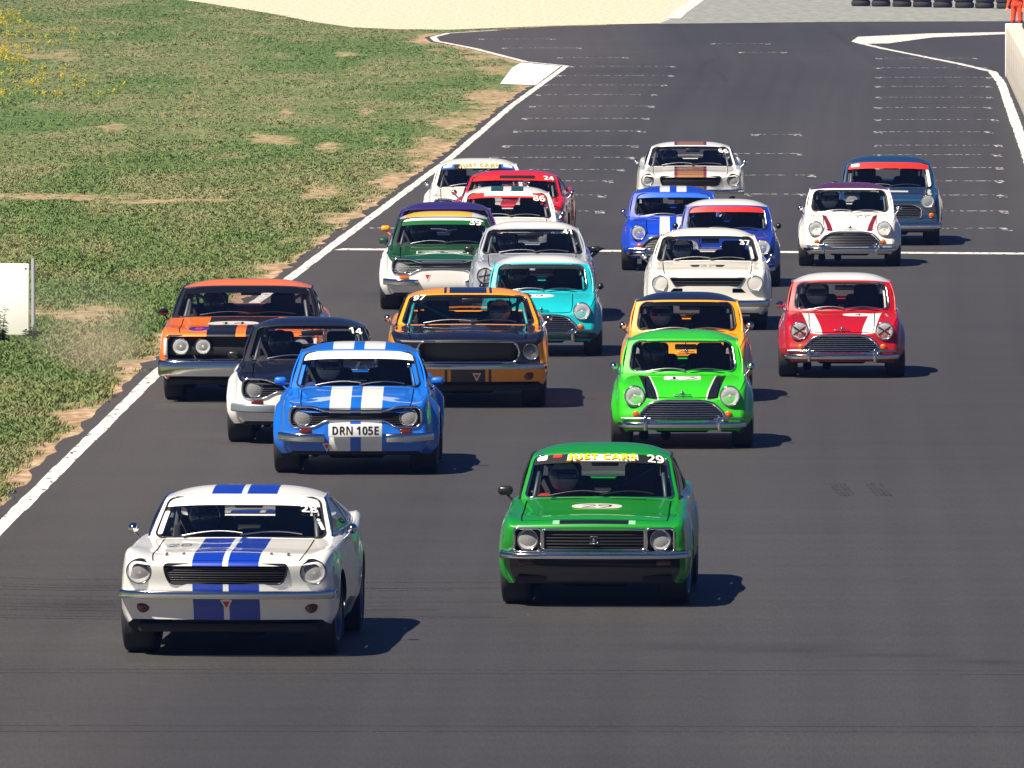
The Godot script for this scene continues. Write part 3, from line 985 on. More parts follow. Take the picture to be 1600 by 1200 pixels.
func car(c: Dictionary) -> Node3D:
	if not TYPES.has(c.type):
		TYPES[c.type] = build_type(TYPES["specs"][c.type])
	var T: Dictionary = TYPES[c.type]
	var sp: Dictionary = T.sp
	var FO: float = sp.FO
	var root := thing("race_car", c.label, "car", Transform3D(Basis(Vector3.UP, -deg_to_rad(c.yaw)), Vector3(c.at[0], 0, c.at[1])), "race cars in the pack")
	var base: Color = c.col
	var top_m: Material = paint(base, canvas([["f", base]] + c.paint)) if c.has("paint") else paint(base)
	var side_m := paint(c.get("side", base))
	if c.has("side_disc"):
		var im := Image.create(512, 160, false, Image.FORMAT_RGB8)
		im.fill(c.get("side", base))
		var sd: Array = c.side_disc   # [distance, height, half length, half height, colour]
		for y in 160:
			var f: float = (y / 160.0 * 1.5 - sd[1]) / sd[3]
			if absf(f) < 1.0:
				var hw: float = sd[2] * sqrt(1.0 - f * f)
				im.fill_rect(Rect2i(int((sd[0] - hw) / 5.0 * 512), y, int(2.0 * hw / 5.0 * 512), 1), sd[4])
		side_m = paint(base, ImageTexture.create_from_image(im))
	var pil_m := paint(c.get("pillar", base))
	var roof_m: Material = paint(c.roof) if c.has("roof") else top_m
	part(root, "body", T.body, [top_m, side_m])
	part(root, "bonnet", T.bonnet, top_m)
	for k in 2:
		part(root, "door", T.doors[k], side_m)
	part(root, "front_panel", T.front, top_m)
	part(root, "rear_panel", T.rear, side_m)
	part(root, "pillar_frame", T.frame, pil_m)
	part(root, "roof", T.roof, roof_m)
	for g in T.gutters:
		part(root, "rain_gutter", g, c.get("gutter", M.chrome if sp.L > 4.3 else pil_m))
	for g in T.housings:
		part(root, "wheel_housing", g)
	part(root, "floor_pan", T.floor)
	part(root, "parcel_shelf", T.shelf)
	part(root, "dashboard", T.dash)
	var grille := part(root, "grille", T.recess, M.black if not c.has("recess") else c.recess)
	part(grille, "grille_surround", T.trim, c.get("trim", M.chrome))
	if T.bars:
		part(grille, "grille_bars", T.bars, c.get("bars", M.satin))
	if not c.has("no_bumper"):
		for g in T.bumpers:
			part(root, "bumper", g, c.get("bumper", M.chrome))
	# lamps
	for l in sp.lamps:
		for s in [-1.0, 1.0]:
			headlight(root, l[2], T.fm.call(l[0] * s, l[1]) + Vector3(0, 0, l[3]), c.get("tape", 0), c.get("ring", M.chrome))
	if sp.has("marker"):
		for s in [-1.0, 1.0]:
			var b := Buf.new()
			var r: float = sp.marker[2]
			lathe(b, [[r * 1.25, -0.02], [r * 1.25, 0.008], [r * 1.0, 0.012], [r * 0.7, 0.02], [0.0, 0.024]], Transform3D(Basis(Vector3(1, 0, 0), Vector3(0, 0, 1), Vector3(0, -1, 0)), Vector3.ZERO), 18)
			part(root, "side_lamp", mesh([b], [M[sp.marker[3]]]), null, Transform3D(Basis(), T.fm.call(sp.marker[0] * s, sp.marker[1])))
	if sp.has("indicator"):
		for s in [-1.0, 1.0]:
			var b := Buf.new()
			rbox(b, Vector3.ZERO, Vector3(0.13, 0.045, 0.04), 0.012)
			part(root, "indicator", mesh([b], [M.dark_amber if not c.has("ind") else c.ind]), null, Transform3D(Basis(), T.fm.call(sp.indicator[0] * s, sp.indicator[1])))
	if sp.has("over") and not c.has("no_over"):
		for s in [-1.0, 1.0]:
			part(root, "overrider", T.over, null, Transform3D(Basis(), T.fm.call(sp.over[0] * s, sp.over[1]) + Vector3(0, -0.02, 0.06)))
		part(root, "corner_bar", T.cornerbar)
	for q in c.get("decals", []):   # small red triangle on a pale ground, [x, y, size]
		var s: float = q[2]
		var b := Buf.new()
		panel(b, T.fm, PackedVector2Array([Vector2(q[0] - s, q[1] + s), Vector2(q[0], q[1] - s), Vector2(q[0] + s, q[1] + s)]), [], Vector2(0.05, 0.05), 1.0, 0.004)
		var w := Buf.new()
		panel(w, T.fm, PackedVector2Array([Vector2(q[0] - s * 0.6, q[1] + s * 0.72), Vector2(q[0] - s * 0.02, q[1] - s * 0.4), Vector2(q[0] + s * 0.6, q[1] + s * 0.72)]), [], Vector2(0.05, 0.05), 1.0, 0.007)
		var d := part(root, "decal", mesh([b], [M.white]))
		part(d, "decal_triangle", mesh([w], [M.red]))
	if c.type == "coupe":
		var b := Buf.new()
		rbox(b, T.fm.call(0.0, 0.595) + Vector3(0, 0, -0.012), Vector3(0.062, 0.062, 0.012), 0.004)
		part(root, "badge", mesh([b], [M.ink]))
		b = Buf.new()
		tube(b, PackedVector3Array([T.fm.call(-0.032, 0.564), T.fm.call(0.032, 0.564), T.fm.call(0.032, 0.626), T.fm.call(-0.032, 0.626)]), 0.004, 6, true)
		ball(b, T.fm.call(0.0, 0.595), Vector3(0.012, 0.016, 0.005), 8, 6)
		part(root, "badge_frame", mesh([b], [M.chrome]))
	elif c.type == "small":
		var b := Buf.new()
		var p := Vector3(0, keyed(sp.H, 0.06) + 0.012, FO - 0.07)
		rbox(b, p, Vector3(0.2, 0.012, 0.02), 0.005)
		ball(b, p + Vector3(0, 0.008, 0.006), Vector3(0.022, 0.022, 0.012), 10, 8)
		rbox(b, p + Vector3(0, 0.03, -0.05), Vector3(0.018, 0.03, 0.08), 0.008)
		part(root, "bonnet_badge", mesh([b], [M.chrome]))
	elif c.type == "big":
		for s in [-1.0, 1.0]:
			var b := Buf.new()
			rbox(b, T.fm.call(0.875 * s, 0.65) + Vector3(0, 0, 0.0), Vector3(0.045, 0.2, 0.05), 0.015)
			part(root, "corner_lamp", mesh([b], [M.plate]))
	if c.has("pins"):
		for x in [-0.5, -0.36, 0.36, 0.5]:
			var b := Buf.new()
			var y := keyed(sp.E, 0.22) + 0.018
			tube(b, PackedVector3Array([Vector3(x, y - 0.02, FO - 0.27), Vector3(x, y + 0.012, FO - 0.27)]), 0.012, 8)
			part(root, "bonnet_pin", mesh([b], [M.steel]))
	# wheels
	var steer := deg_to_rad(c.get("steer", -2.0))
	for k in 4:
		var s := 1.0 if k % 2 == 0 else -1.0
		var b := Basis(Vector3.UP, (steer if k < 2 else 0.0) + (PI if s < 0 else 0.0))
		wheel(root, sp, Transform3D(b, Vector3(s * sp.wx, sp.wr, 0.0 if k < 2 else -sp.WB)), c.get("rim", M.rim_grey))
	# glass
	var ws := part(root, "windscreen", T.ws_glass, M.glass)
	part(ws, "windscreen_seal", T.seal, c.get("seal", M.trim))
	part(root, "rear_window", T.rw_glass, M.glass)
	for g in T.side_glass:
		part(root, "side_window", g, M.glass)
	var lm: Array = sp.wsm
	for s in c.get("strips", []):   # [v0, v1, material, u0, u1]
		var b := Buf.new()
		var u0: float = s[3] if s.size() > 3 else -1.0
		var u1: float = s[4] if s.size() > 4 else 1.0
		var pl := Geometry2D.intersect_polygons(T.wpoly, rrect(u0, u1, s[0], s[1], 0.02, 0.03))
		if pl.size():
			panel(b, T.ws, pl[0], [], Vector2(0.13, 0.08), 1.0, 0.002 + 0.0016 * c.strips.find(s))
			part(ws, "sun_strip", mesh([b], [s[2]]))
	for t in c.get("text", []):     # [string, u, v, height, material, offset, width]
		lettering(ws, t[0], t[3], pane_at(T.ws, t[1], t[2], t[5] if t.size() > 5 else 0.012), t[4], "lettering", 0.003, t[6] if t.size() > 6 else 1.0)
	# wipers
	if not c.has("no_wiper"):
		for u in [-0.62, 0.02]:
			var b := Buf.new()
			var path := PackedVector3Array()
			for k in 9:
				var f := k / 8.0
				path.append(pane_at(T.ws, u + 0.66 * f, 0.0 + 0.085 * sin(f * 2.6), 0.028).origin)
			tube(b, path, 0.007, 6)
			part(root, "wiper", mesh([b], [c.get("wiper", M.steel)]))
	# mirrors
	var ms: String = c.get("mirrors", "round")
	for s in ([-1.0, 1.0] if c.get("mirror_sides", 2) == 2 else [-1.0]):
		var b := Buf.new()
		var sk := Buf.new()
		var zm: float = FO - sp.zc - 0.42
		var ym := keyed(sp.F, sp.zc + 0.4)
		var xm := keyed(sp.X, sp.zc + 0.4)
		if sp.L < 3.5:
			zm = FO - sp.zc - 0.15
		var o := Vector3(s * (xm + (0.045 if sp.L < 3.5 else 0.06)), ym + 0.06, zm)
		if ms == "round":
			lathe(b, [[0.04, -0.03], [0.044, -0.02], [0.04, 0.015], [0.025, 0.04], [0.0, 0.048]], Transform3D(Basis(Vector3(1, 0, 0), Vector3(0, 0, 1), Vector3(0, -1, 0)), o), 18)
		elif ms == "cone":
			lathe(b, [[0.042, -0.05], [0.046, -0.03], [0.042, 0.03], [0.018, 0.11], [0.0, 0.12]], Transform3D(Basis(Vector3(1, 0, 0), Vector3(0, 0, 1), Vector3(0, -1, 0)) * Basis(Vector3(0, 0, 1), -0.5 * s), o), 18)
		else:
			rbox(b, o, Vector3(0.135, 0.085, 0.08), 0.038)
		tube(sk, PackedVector3Array([o + Vector3(0, -0.02, 0.0), Vector3(s * (xm - 0.01), ym - 0.03, zm + 0.02)]), 0.011)
		var mm := part(root, "mirror", mesh([b]), c.get("mirror_m", M.chrome))
		part(mm, "mirror_stalk", mesh([sk]), c.get("mirror_m", M.chrome))
	# cockpit
	part(root, "roll_cage", T.cage, c.get("cage", M.cage))
	var hx: float = sp.helmet[0]
	var hy: float = sp.helmet[1]
	var hz: float = FO - sp.helmet[2]
	var side: float = c.get("driver_side", -1.0)
	for s in [-1.0, 1.0]:
		var b := Buf.new()
		var q := Vector3(s * hx, 0, hz)
		rbox(b, q + Vector3(0, hy - 0.56, 0.1), Vector3(0.46, 0.16, 0.5), 0.06)
		rbox(b, q + Vector3(0, hy - 0.3, -0.2), Vector3(0.5, 0.6, 0.13), 0.06, Basis(Vector3.RIGHT, -0.22))
		rbox(b, q + Vector3(0, hy - 0.02, -0.24), Vector3(0.3, 0.27, 0.1), 0.05, Basis(Vector3.RIGHT, -0.15))
		for w in [-1.0, 1.0]:
			rbox(b, q + Vector3(0.235 * w, hy - 0.46, 0.05), Vector3(0.07, 0.24, 0.5), 0.03)
			rbox(b, q + Vector3(0.235 * w, hy - 0.2, -0.14), Vector3(0.06, 0.28, 0.16), 0.028)
		rbox(b, q + Vector3(0, (hy - 0.63 + 0.27) * 0.5, 0.08), Vector3(0.3, maxf(hy - 0.9, 0.06) + 0.06, 0.4), 0.02)
		part(root, "seat", mesh([b], [M.seat]))
	var sw := Buf.new()
	var sc := Vector3(side * hx, hy - 0.37, hz + 0.42)
	var ring := PackedVector3Array()
	var tilt := Basis(Vector3.RIGHT, -0.4)
	for k in 24:
		ring.append(sc + tilt * Vector3(0.17 * cos(TAU * k / 24), 0.17 * sin(TAU * k / 24), 0))
	tube(sw, ring, 0.015, 8, true)
	for k in 3:
		tube(sw, PackedVector3Array([sc + Vector3(0, 0, 0.02), sc + tilt * (Vector3(cos(TAU * k / 3 - PI / 2), sin(TAU * k / 3 - PI / 2), 0) * 0.165)]), 0.01, 6)
	tube(sw, PackedVector3Array([sc, sc + Vector3(0, -0.14, 0.34)]), 0.02)
	part(root, "steering_wheel", mesh([sw], [M.satin]))
	var mi := Buf.new()
	rbox(mi, T.ws.call(0.06, 0.82) + Vector3(0, -0.03, -0.09), Vector3(0.24, 0.06, 0.03), 0.014)
	tube(mi, PackedVector3Array([T.ws.call(0.06, 0.82) + Vector3(0, -0.01, -0.09), T.ws.call(0.06, 0.93) + Vector3(0, 0, -0.06)]), 0.006)
	part(root, "interior_mirror", mesh([mi], [M.satin]))
	if c.has("driver"):
		var d: Dictionary = c.driver
		var p := thing("person", d.label, "person", root.transform * Transform3D(Basis(), Vector3(side * hx, hy - 0.73, hz + 0.09)), "drivers in their cars")
		part(p, "race_suit", driver_mesh, d.suit)
		var h := part(p, "helmet", helmet_mesh, d.helmet)
		part(h, "visor", visor_mesh, M.visor)
	return root

# ------------------------------------------------------------------ people
func nets(bones: Array, cell: float, k: float) -> Buf:
	var lo := Vector3(9, 9, 9)
	var hi := -lo
	for q in bones:
		for e in [q[0], q[1]]:
			var rr: float = maxf(q[2], q[3]) + 3.0 * cell
			lo = lo.min(e - Vector3(rr, rr, rr))
			hi = hi.max(e + Vector3(rr, rr, rr))
	var nx := int((hi.x - lo.x) / cell) + 2
	var ny := int((hi.y - lo.y) / cell) + 2
	var nz := int((hi.z - lo.z) / cell) + 2
	var f := PackedFloat32Array()
	f.resize(nx * ny * nz)
	f.fill(1.0)
	for q in bones:
		var a: Vector3 = q[0]
		var ab: Vector3 = q[1] - a
		var l2 := maxf(ab.length_squared(), 1e-8)
		var rr: float = maxf(q[2], q[3]) + k + 2.0 * cell
		var b0 := ((a.min(q[1]) - Vector3(rr, rr, rr) - lo) / cell).max(Vector3.ZERO)
		var b1 := ((a.max(q[1]) + Vector3(rr, rr, rr) - lo) / cell)
		for z in range(int(b0.z), mini(int(b1.z) + 1, nz)):
			for y in range(int(b0.y), mini(int(b1.y) + 1, ny)):
				for x in range(int(b0.x), mini(int(b1.x) + 1, nx)):
					var p := lo + Vector3(x, y, z) * cell
					var t := clampf((p - a).dot(ab) / l2, 0.0, 1.0)
					var d: float = (p - a - ab * t).length() - lerpf(q[2], q[3], t)
					var id := x + nx * (y + ny * z)
					var e := f[id]
					var h := maxf(k - absf(e - d), 0.0) / k
					f[id] = minf(e, d) - h * h * k * 0.25
	var b := Buf.new()
	var vid := {}
	for z in nz - 1:
		for y in ny - 1:
			for x in nx - 1:
				var i0 := x + nx * (y + ny * z)
				var s := 0
				for o in 8:
					if f[i0 + (o & 1) + nx * ((o >> 1 & 1) + ny * (o >> 2))] < 0.0:
						s += 1
				if s == 0 or s == 8:
					continue
				var acc := Vector3.ZERO
				var cnt := 0
				for ax in 3:
					for u in 2:
						for w in 2:
							var o: Vector3i = [Vector3i(0, u, w), Vector3i(u, 0, w), Vector3i(u, w, 0)][ax]
							var e: Vector3i = o + [Vector3i(1, 0, 0), Vector3i(0, 1, 0), Vector3i(0, 0, 1)][ax]
							var fa := f[i0 + o.x + nx * (o.y + ny * o.z)]
							var fb := f[i0 + e.x + nx * (e.y + ny * e.z)]
							if (fa < 0.0) != (fb < 0.0):
								acc += Vector3(o).lerp(Vector3(e), fa / (fa - fb))
								cnt += 1
				var g := Vector3(f[i0 + 1] - f[i0], f[i0 + nx] - f[i0], f[i0 + nx * ny] - f[i0])
				var i7 := i0 + 1 + nx + nx * ny
				g += Vector3(f[i7] - f[i7 - 1], f[i7] - f[i7 - nx], f[i7] - f[i7 - nx * ny])
				vid[i0] = b.p(lo + (Vector3(x, y, z) + acc / cnt) * cell, g.normalized())
	for z in range(1, nz - 1):
		for y in range(1, ny - 1):
			for x in range(1, nx - 1):
				var i0 := x + nx * (y + ny * z)
				var ina := f[i0] < 0.0
				for ax in 3:
					var st: int = [1, nx, nx * ny][ax]
					if ina != (f[i0 + st] < 0.0):
						var u: int = [nx, nx * ny, 1][ax]
						var w: int = [nx * ny, 1, nx][ax]
						if vid.has(i0) and vid.has(i0 - u) and vid.has(i0 - w) and vid.has(i0 - u - w):
							b.quad(vid[i0], vid[i0 - u], vid[i0 - u - w], vid[i0 - w])
	return b

func hand(b: Buf, wrist: Vector3, bs: Basis, curl: float) -> void:
	# palm along -y of the basis, fingers end, thumb on +x
	rbox(b, wrist + bs * Vector3(0, -0.045, 0), Vector3(0.08, 0.09, 0.034), 0.016, bs)
	for k in 4:
		var x := -0.03 + 0.02 * k
		var l: float = [0.062, 0.076, 0.082, 0.074][k]
		var path := PackedVector3Array()
		var p := Vector3(x, -0.075, 0)
		path.append(wrist + bs * p)
		for j in 3:
			var a := curl * (j + 0.6) / 2.2
			p += Vector3(0, -cos(a), sin(a)) * l * [0.46, 0.3, 0.24][j]
			path.append(wrist + bs * p)
		tube(b, path, 0.0095, 6, false, 0.0075)
	tube(b, PackedVector3Array([wrist + bs * Vector3(0.03, -0.02, 0.002), wrist + bs * Vector3(0.058, -0.05, 0.012), wrist + bs * Vector3(0.062, -0.08, 0.026)]), 0.011, 6, false, 0.009)

func make_driver() -> void:
	var v := func(x, y, z): return Vector3(x, y, z)
	var bones := [[v.call(0, 0.08, 0.02), v.call(0, 0.3, -0.08), 0.15, 0.15], [v.call(0, 0.3, -0.08), v.call(0, 0.46, -0.12), 0.15, 0.13], [v.call(0, 0.5, -0.12), v.call(0, 0.66, -0.11), 0.07, 0.06], [v.call(0, 0.7, -0.1), v.call(0, 0.76, -0.1), 0.085, 0.085]]
	for s in [-1.0, 1.0]:
		bones.append([v.call(0.06 * s, 0.5, -0.12), v.call(0.18 * s, 0.5, -0.11), 0.08, 0.075])
		bones.append([v.call(0.18 * s, 0.5, -0.11), v.call(0.25 * s, 0.29, 0.06), 0.065, 0.052])
		bones.append([v.call(0.25 * s, 0.29, 0.06), v.call(0.17 * s, 0.36, 0.25), 0.05, 0.036])
		bones.append([v.call(0.09 * s, 0.07, 0.03), v.call(0.12 * s, 0.17, 0.4), 0.09, 0.066])
		bones.append([v.call(0.12 * s, 0.17, 0.4), v.call(0.12 * s, -0.12, 0.68), 0.06, 0.042])
		bones.append([v.call(0.12 * s, -0.12, 0.68), v.call(0.12 * s, -0.03, 0.82), 0.045, 0.035])
	var b := nets(bones, 0.024, 0.05)
	for s in [-1.0, 1.0]:
		hand(b, Vector3(0.17 * s, 0.355, 0.25), Basis(Vector3(1, 0, 0), Vector3(0, -0.2, -1).normalized(), Vector3(0, 1, -0.2).normalized()).orthonormalized(), 1.9)
	driver_mesh = mesh([b])
	var h := Buf.new()
	var c := Vector3(0, 0.73, -0.09)
	var shape := func(d: Vector3) -> Vector3:
		var r := Vector3(0.128, 0.14, 0.15)
		var p := d * r
		if d.z > 0.0:
			p.z *= 1.0 + 0.1 * smoothstep(0.2, -0.6, d.y)
		p.y = maxf(p.y, -0.125)
		return c + p
	var rows := 18
	var seg := 28
	for j in rows + 1:
		for k in seg + 1:
			var th := PI * j / rows
			var d := Vector3(sin(th) * cos(TAU * k / seg), cos(th), sin(th) * sin(TAU * k / seg))
			h.p(shape.call(d), d)
	for j in rows:
		for k in seg:
			var a := j * (seg + 1) + k
			h.quad(a, a + 1, a + seg + 2, a + seg + 1)
	helmet_mesh = mesh([h])
	var w := Buf.new()
	for j in 7:
		for k in 17:
			var el := lerpf(-0.12, 0.5, j / 6.0)
			var az := lerpf(-1.25, 1.25, k / 16.0)
			var d := Vector3(cos(el) * sin(az), sin(el), cos(el) * cos(az))
			w.p(shape.call(d) + d * 0.006, d)
	for j in 6:
		for k in 16:
			var a := j * 17 + k
			w.quad(a, a + 1, a + 18, a + 17)
	visor_mesh = mesh([w])

# ------------------------------------------------------------------ the place
const EDGE := [[-40.0, -6.6], [-80.0, -5.62], [-117.1, -4.94], [-149.8, -4.34], [-179.1, -3.25], [-191.7, -2.83], [-237.7, -1.25], [-280.3, 0.0], [-322.4, 1.44]]
const BACK := [[0.35, -328.8], [-1.09, -345.9], [-2.25, -356.1], [-2.36, -361.9], [-1.94, -367.9], [1.19, -378.4], [4.43, -382.7]]
const SMUDGE := [[1.3, -100.6, 0.4, 0.5], [2.2, -100.4, 0.7, 0.9], [3.1, -99.6, 0.8, 0.3], [3.9, -98.8, 0.4, 0.3], [-3.4, -106.0, 1.6, 1.2], [-2.2, -104.6, 1.8, 0.8], [-3.0, -108.5, 1.4, 0.7]]
const SOIL := [[-5.07, -252.1, 0.6, 5.0], [-5.13, -274.5, 0.16, 5.0], [-3.34, -276.2, 0.3, 4.0], [-4.61, -337.0, 0.35, 3.5], [-3.78, -247.4, 0.25, 4.0], [-8.0, -215.6, 1.7, 2.0], [-6.0, -213.6, 1.2, 1.6], [-3.46, -218.9, 0.4, 4.0], [-1.75, -247.0, 0.45, 7.0], [-0.5, -288.0, 0.6, 10.0], [-1.2, -263.6, 0.5, 6.0], [-5.9, -167.0, 0.7, 5.0], [-0.6, -334.0, 0.9, 4.0]]
var n_big := FastNoiseLite.new()
var n_mid := FastNoiseLite.new()
var n_fine := FastNoiseLite.new()

func edge_x(z: float) -> float:
	for k in EDGE.size() - 1:
		if z >= EDGE[k + 1][0]:
			return lerpf(EDGE[k][1], EDGE[k + 1][1], (z - EDGE[k][0]) / (EDGE[k + 1][0] - EDGE[k][0]))
	if z > -328.8:
		return lerpf(1.44, 0.35, (-322.4 - z) / 6.4)
	for k in 5:
		if z >= BACK[k + 1][1]:
			return lerpf(BACK[k][0], BACK[k + 1][0], (z - BACK[k][1]) / (BACK[k + 1][1] - BACK[k][1]))
	return -2.2

# how bare the ground is: 0 turf, 1 soil
func soil(x: float, z: float) -> float:
	var d := edge_x(z) - 0.1 - x
	var rag := n_mid.get_noise_2d(x * 1.3, z * 0.22)
	var rag2 := n_fine.get_noise_2d(x * 2.0, z * 0.35)
	var wide := 0.42 + 0.42 * n_big.get_noise_1d(z * 0.8)
	var s := smoothstep(wide + 0.35, wide * 0.35, d + rag * 0.55 + rag2 * 0.3)
	for q in SOIL:
		var e := Vector2((x - q[0]) / q[2], (z - q[1]) / q[3]).length()
		if e < 2.0:
			s = maxf(s, 0.8 * smoothstep(1.25, 0.6, e + rag * 0.75 + rag2 * 0.5))
	s = maxf(s, 0.6 * smoothstep(0.46, 0.66, n_big.get_noise_2d(x * 1.1 + 40.0, z * 0.16) + 0.35 * rag + 0.2 * rag2))
	return s

func turf(x: float, z: float) -> Color:
	var a := n_big.get_noise_2d(x * 0.8, z * 0.12)
	var b := n_mid.get_noise_2d(x + 90.0, z * 0.16)
	var green := lin(0.12, 0.152, 0.062)
	var lush := lin(0.085, 0.135, 0.045)
	var dry := lin(0.18, 0.178, 0.095)
	var c := green.lerp(lush, smoothstep(-0.05, 0.4, a - b * 0.5))
	return c.lerp(dry, 0.65 * smoothstep(0.05, 0.45, -a * 0.6 + b))

func sheet(pts: Array, y: float, uv: Callable, uv2 = null) -> ArrayMesh:
	var b := Buf.new()
	var pl := PackedVector2Array()
	for q in pts:
		pl.append(Vector2(q[0], q[1]))
	var tr := Geometry2D.triangulate_polygon(pl)
	for q in pl:
		b.p(Vector3(q.x, y, q.y), Vector3.UP, uv.call(q.x, q.y))
		if uv2 != null:
			b.t2.append(uv2.call(q.x, q.y))
	for k in range(0, tr.size(), 3):
		b.tri(tr[k], tr[k + 1], tr[k + 2])
	return mesh([b])

func strip(pts: Array, width: float, y: float, rough := 0.0) -> ArrayMesh:
	# a painted line along points [x, z], with slightly uneven edges
	var b := Buf.new()
	var fine := []
	for k in pts.size() - 1:
		var l := Vector2(pts[k][0], pts[k][1]).distance_to(Vector2(pts[k + 1][0], pts[k + 1][1]))
		var n := maxi(1, int(l / 0.8)) if rough > 0.0 else 1
		for j in n:
			fine.append(Vector2(pts[k][0], pts[k][1]).lerp(Vector2(pts[k + 1][0], pts[k + 1][1]), float(j) / n))
	fine.append(Vector2(pts[-1][0], pts[-1][1]))
	for k in fine.size():
		var d: Vector2 = (fine[mini(k + 1, fine.size() - 1)] - fine[maxi(k - 1, 0)]).normalized()
		var s := Vector2(-d.y, d.x) * width * 0.5
		var p: Vector2 = fine[k] + s * (1.0 + rough * rng.randf_range(-1, 1))
		var q: Vector2 = fine[k] - s * (1.0 + rough * rng.randf_range(-1, 1))
		b.p(Vector3(p.x, y, p.y), Vector3.UP, p)
		b.p(Vector3(q.x, y, q.y), Vector3.UP, q)
	for k in fine.size() - 1:
		b.quad(2 * k, 2 * k + 1, 2 * k + 3, 2 * k + 2)
	return mesh([b])

func worn_paint(c: Color, wear: float, sd: int) -> StandardMaterial3D:
	var m := mat(Color.WHITE, 0.75)
	var nz := FastNoiseLite.new()
	nz.seed = sd
	nz.frequency = 0.03
	nz.fractal_octaves = 5
	var t := NoiseTexture2D.new()
	t.width = 512
	t.height = 512
	t.seamless = true
	t.noise = nz
	var g := Gradient.new()
	var dirty := c.lerp(Color(0.45, 0.43, 0.42), 0.35)
	g.offsets = PackedFloat32Array([0.0, wear, wear + 0.02, 1.0])
	g.colors = PackedColorArray([Color(dirty, 0.0), Color(dirty, 0.0), Color(dirty, 1.0), Color(c, 1.0)])
	t.color_ramp = g
	m.albedo_texture = t
	m.transparency = BaseMaterial3D.TRANSPARENCY_ALPHA_SCISSOR
	m.alpha_scissor_threshold = 0.5
	m.uv1_triplanar = true
	m.uv1_world_triplanar = true
	m.uv1_scale = Vector3(0.5, 0.5, 0.12)
	return m

func track_texture() -> ImageTexture:
	# x -8..24 m across 1024, z -60..-400 m down 2048
	var im := Image.create(1024, 2048, false, Image.FORMAT_RGB8)
	var na := FastNoiseLite.new()
	na.seed = 11
	na.frequency = 0.05
	na.fractal_octaves = 4
	var nb := FastNoiseLite.new()
	nb.seed = 12
	nb.frequency = 0.3
	nb.fractal_octaves = 3
	var data := PackedByteArray()
	data.resize(1024 * 2048 * 3)
	var k := 0
	for j in 2048:
		var z := -60.0 - 340.0 * (j + 0.5) / 2048.0
		var e := edge_x(maxf(z, -322.0))
		var across := nb.get_noise_1d(z * 4.0) * 0.035
		for i in 1024:
			var x := -8.0 + 32.0 * (i + 0.5) / 1024.0
			var lane := x - e
			var v := 0.043 + 0.013 * na.get_noise_2d(x * 2.0, z * 0.25) + 0.006 * nb.get_noise_2d(lane * 5.0, z * 0.02)
			v += 0.004 * nb.get_noise_2d(x * 0.4, z * 1.6) + across * 0.1
			v -= 0.005 * (exp(-pow((lane - 3.6) / 0.9, 2)) + exp(-pow((lane - 5.6) / 0.8, 2))) * (1.0 + na.get_noise_2d(x, z * 0.2))
			for q in SMUDGE:
				if absf(z - q[1]) < q[3] * 2.0:
					var ee := Vector2((x - q[0]) / q[2], (z - q[1]) / q[3]).length_squared()
					v -= 0.014 * exp(-ee * 1.6) * (1.0 + 0.8 * nb.get_noise_2d(x * 3.0, z * 3.0))
			var dust := 0.0
			if lane < 3.5:
				dust = smoothstep(3.2, 0.2, lane + 1.4 * na.get_noise_2d(x * 2.0 + 7.0, z * 0.5)) * 0.35
			var r := v * 1.02 + dust * 0.055
			var g := v * 0.985 + dust * 0.04
			var b := v * 1.02 + dust * 0.022
			data[k] = int(255.0 * pow(clampf(r, 0.0, 1.0), 0.4545))
			data[k + 1] = int(255.0 * pow(clampf(g, 0.0, 1.0), 0.4545))
			data[k + 2] = int(255.0 * pow(clampf(b, 0.0, 1.0), 0.4545))
			k += 3
	im = Image.create_from_data(1024, 2048, false, Image.FORMAT_RGB8, data)
	return ImageTexture.create_from_image(im)

func field_texture() -> ImageTexture:
	# x -26..6 m across 1024, z -90..-450 m down 1536
	var data := PackedByteArray()
	data.resize(768 * 1536 * 3)
	var k := 0
	var earth := lin(0.31, 0.205, 0.125)
	var pale := lin(0.4, 0.295, 0.2)
	for j in 1536:
		var z := -90.0 - 360.0 * (j + 0.5) / 1536.0
		for i in 768:
			var x := -26.0 + 32.0 * (i + 0.5) / 768.0
			var c := Color.BLACK
			if x < 3.0:
				var s := soil(x, z)
				c = turf(x, z).lerp(earth.lerp(pale, 0.5 + 0.8 * n_fine.get_noise_2d(x * 1.5, z * 0.3)), s)
				var f := 1.0 + 0.35 * n_fine.get_noise_2d(x * 3.0, z * 1.5)
				c = Color(c.r * f, c.g * f, c.b * f)
			data[k] = int(255.0 * clampf(c.r, 0.0, 1.0))
			data[k + 1] = int(255.0 * clampf(c.g, 0.0, 1.0))
			data[k + 2] = int(255.0 * clampf(c.b, 0.0, 1.0))
			k += 3
	return ImageTexture.create_from_image(Image.create_from_data(768, 1536, false, Image.FORMAT_RGB8, data))

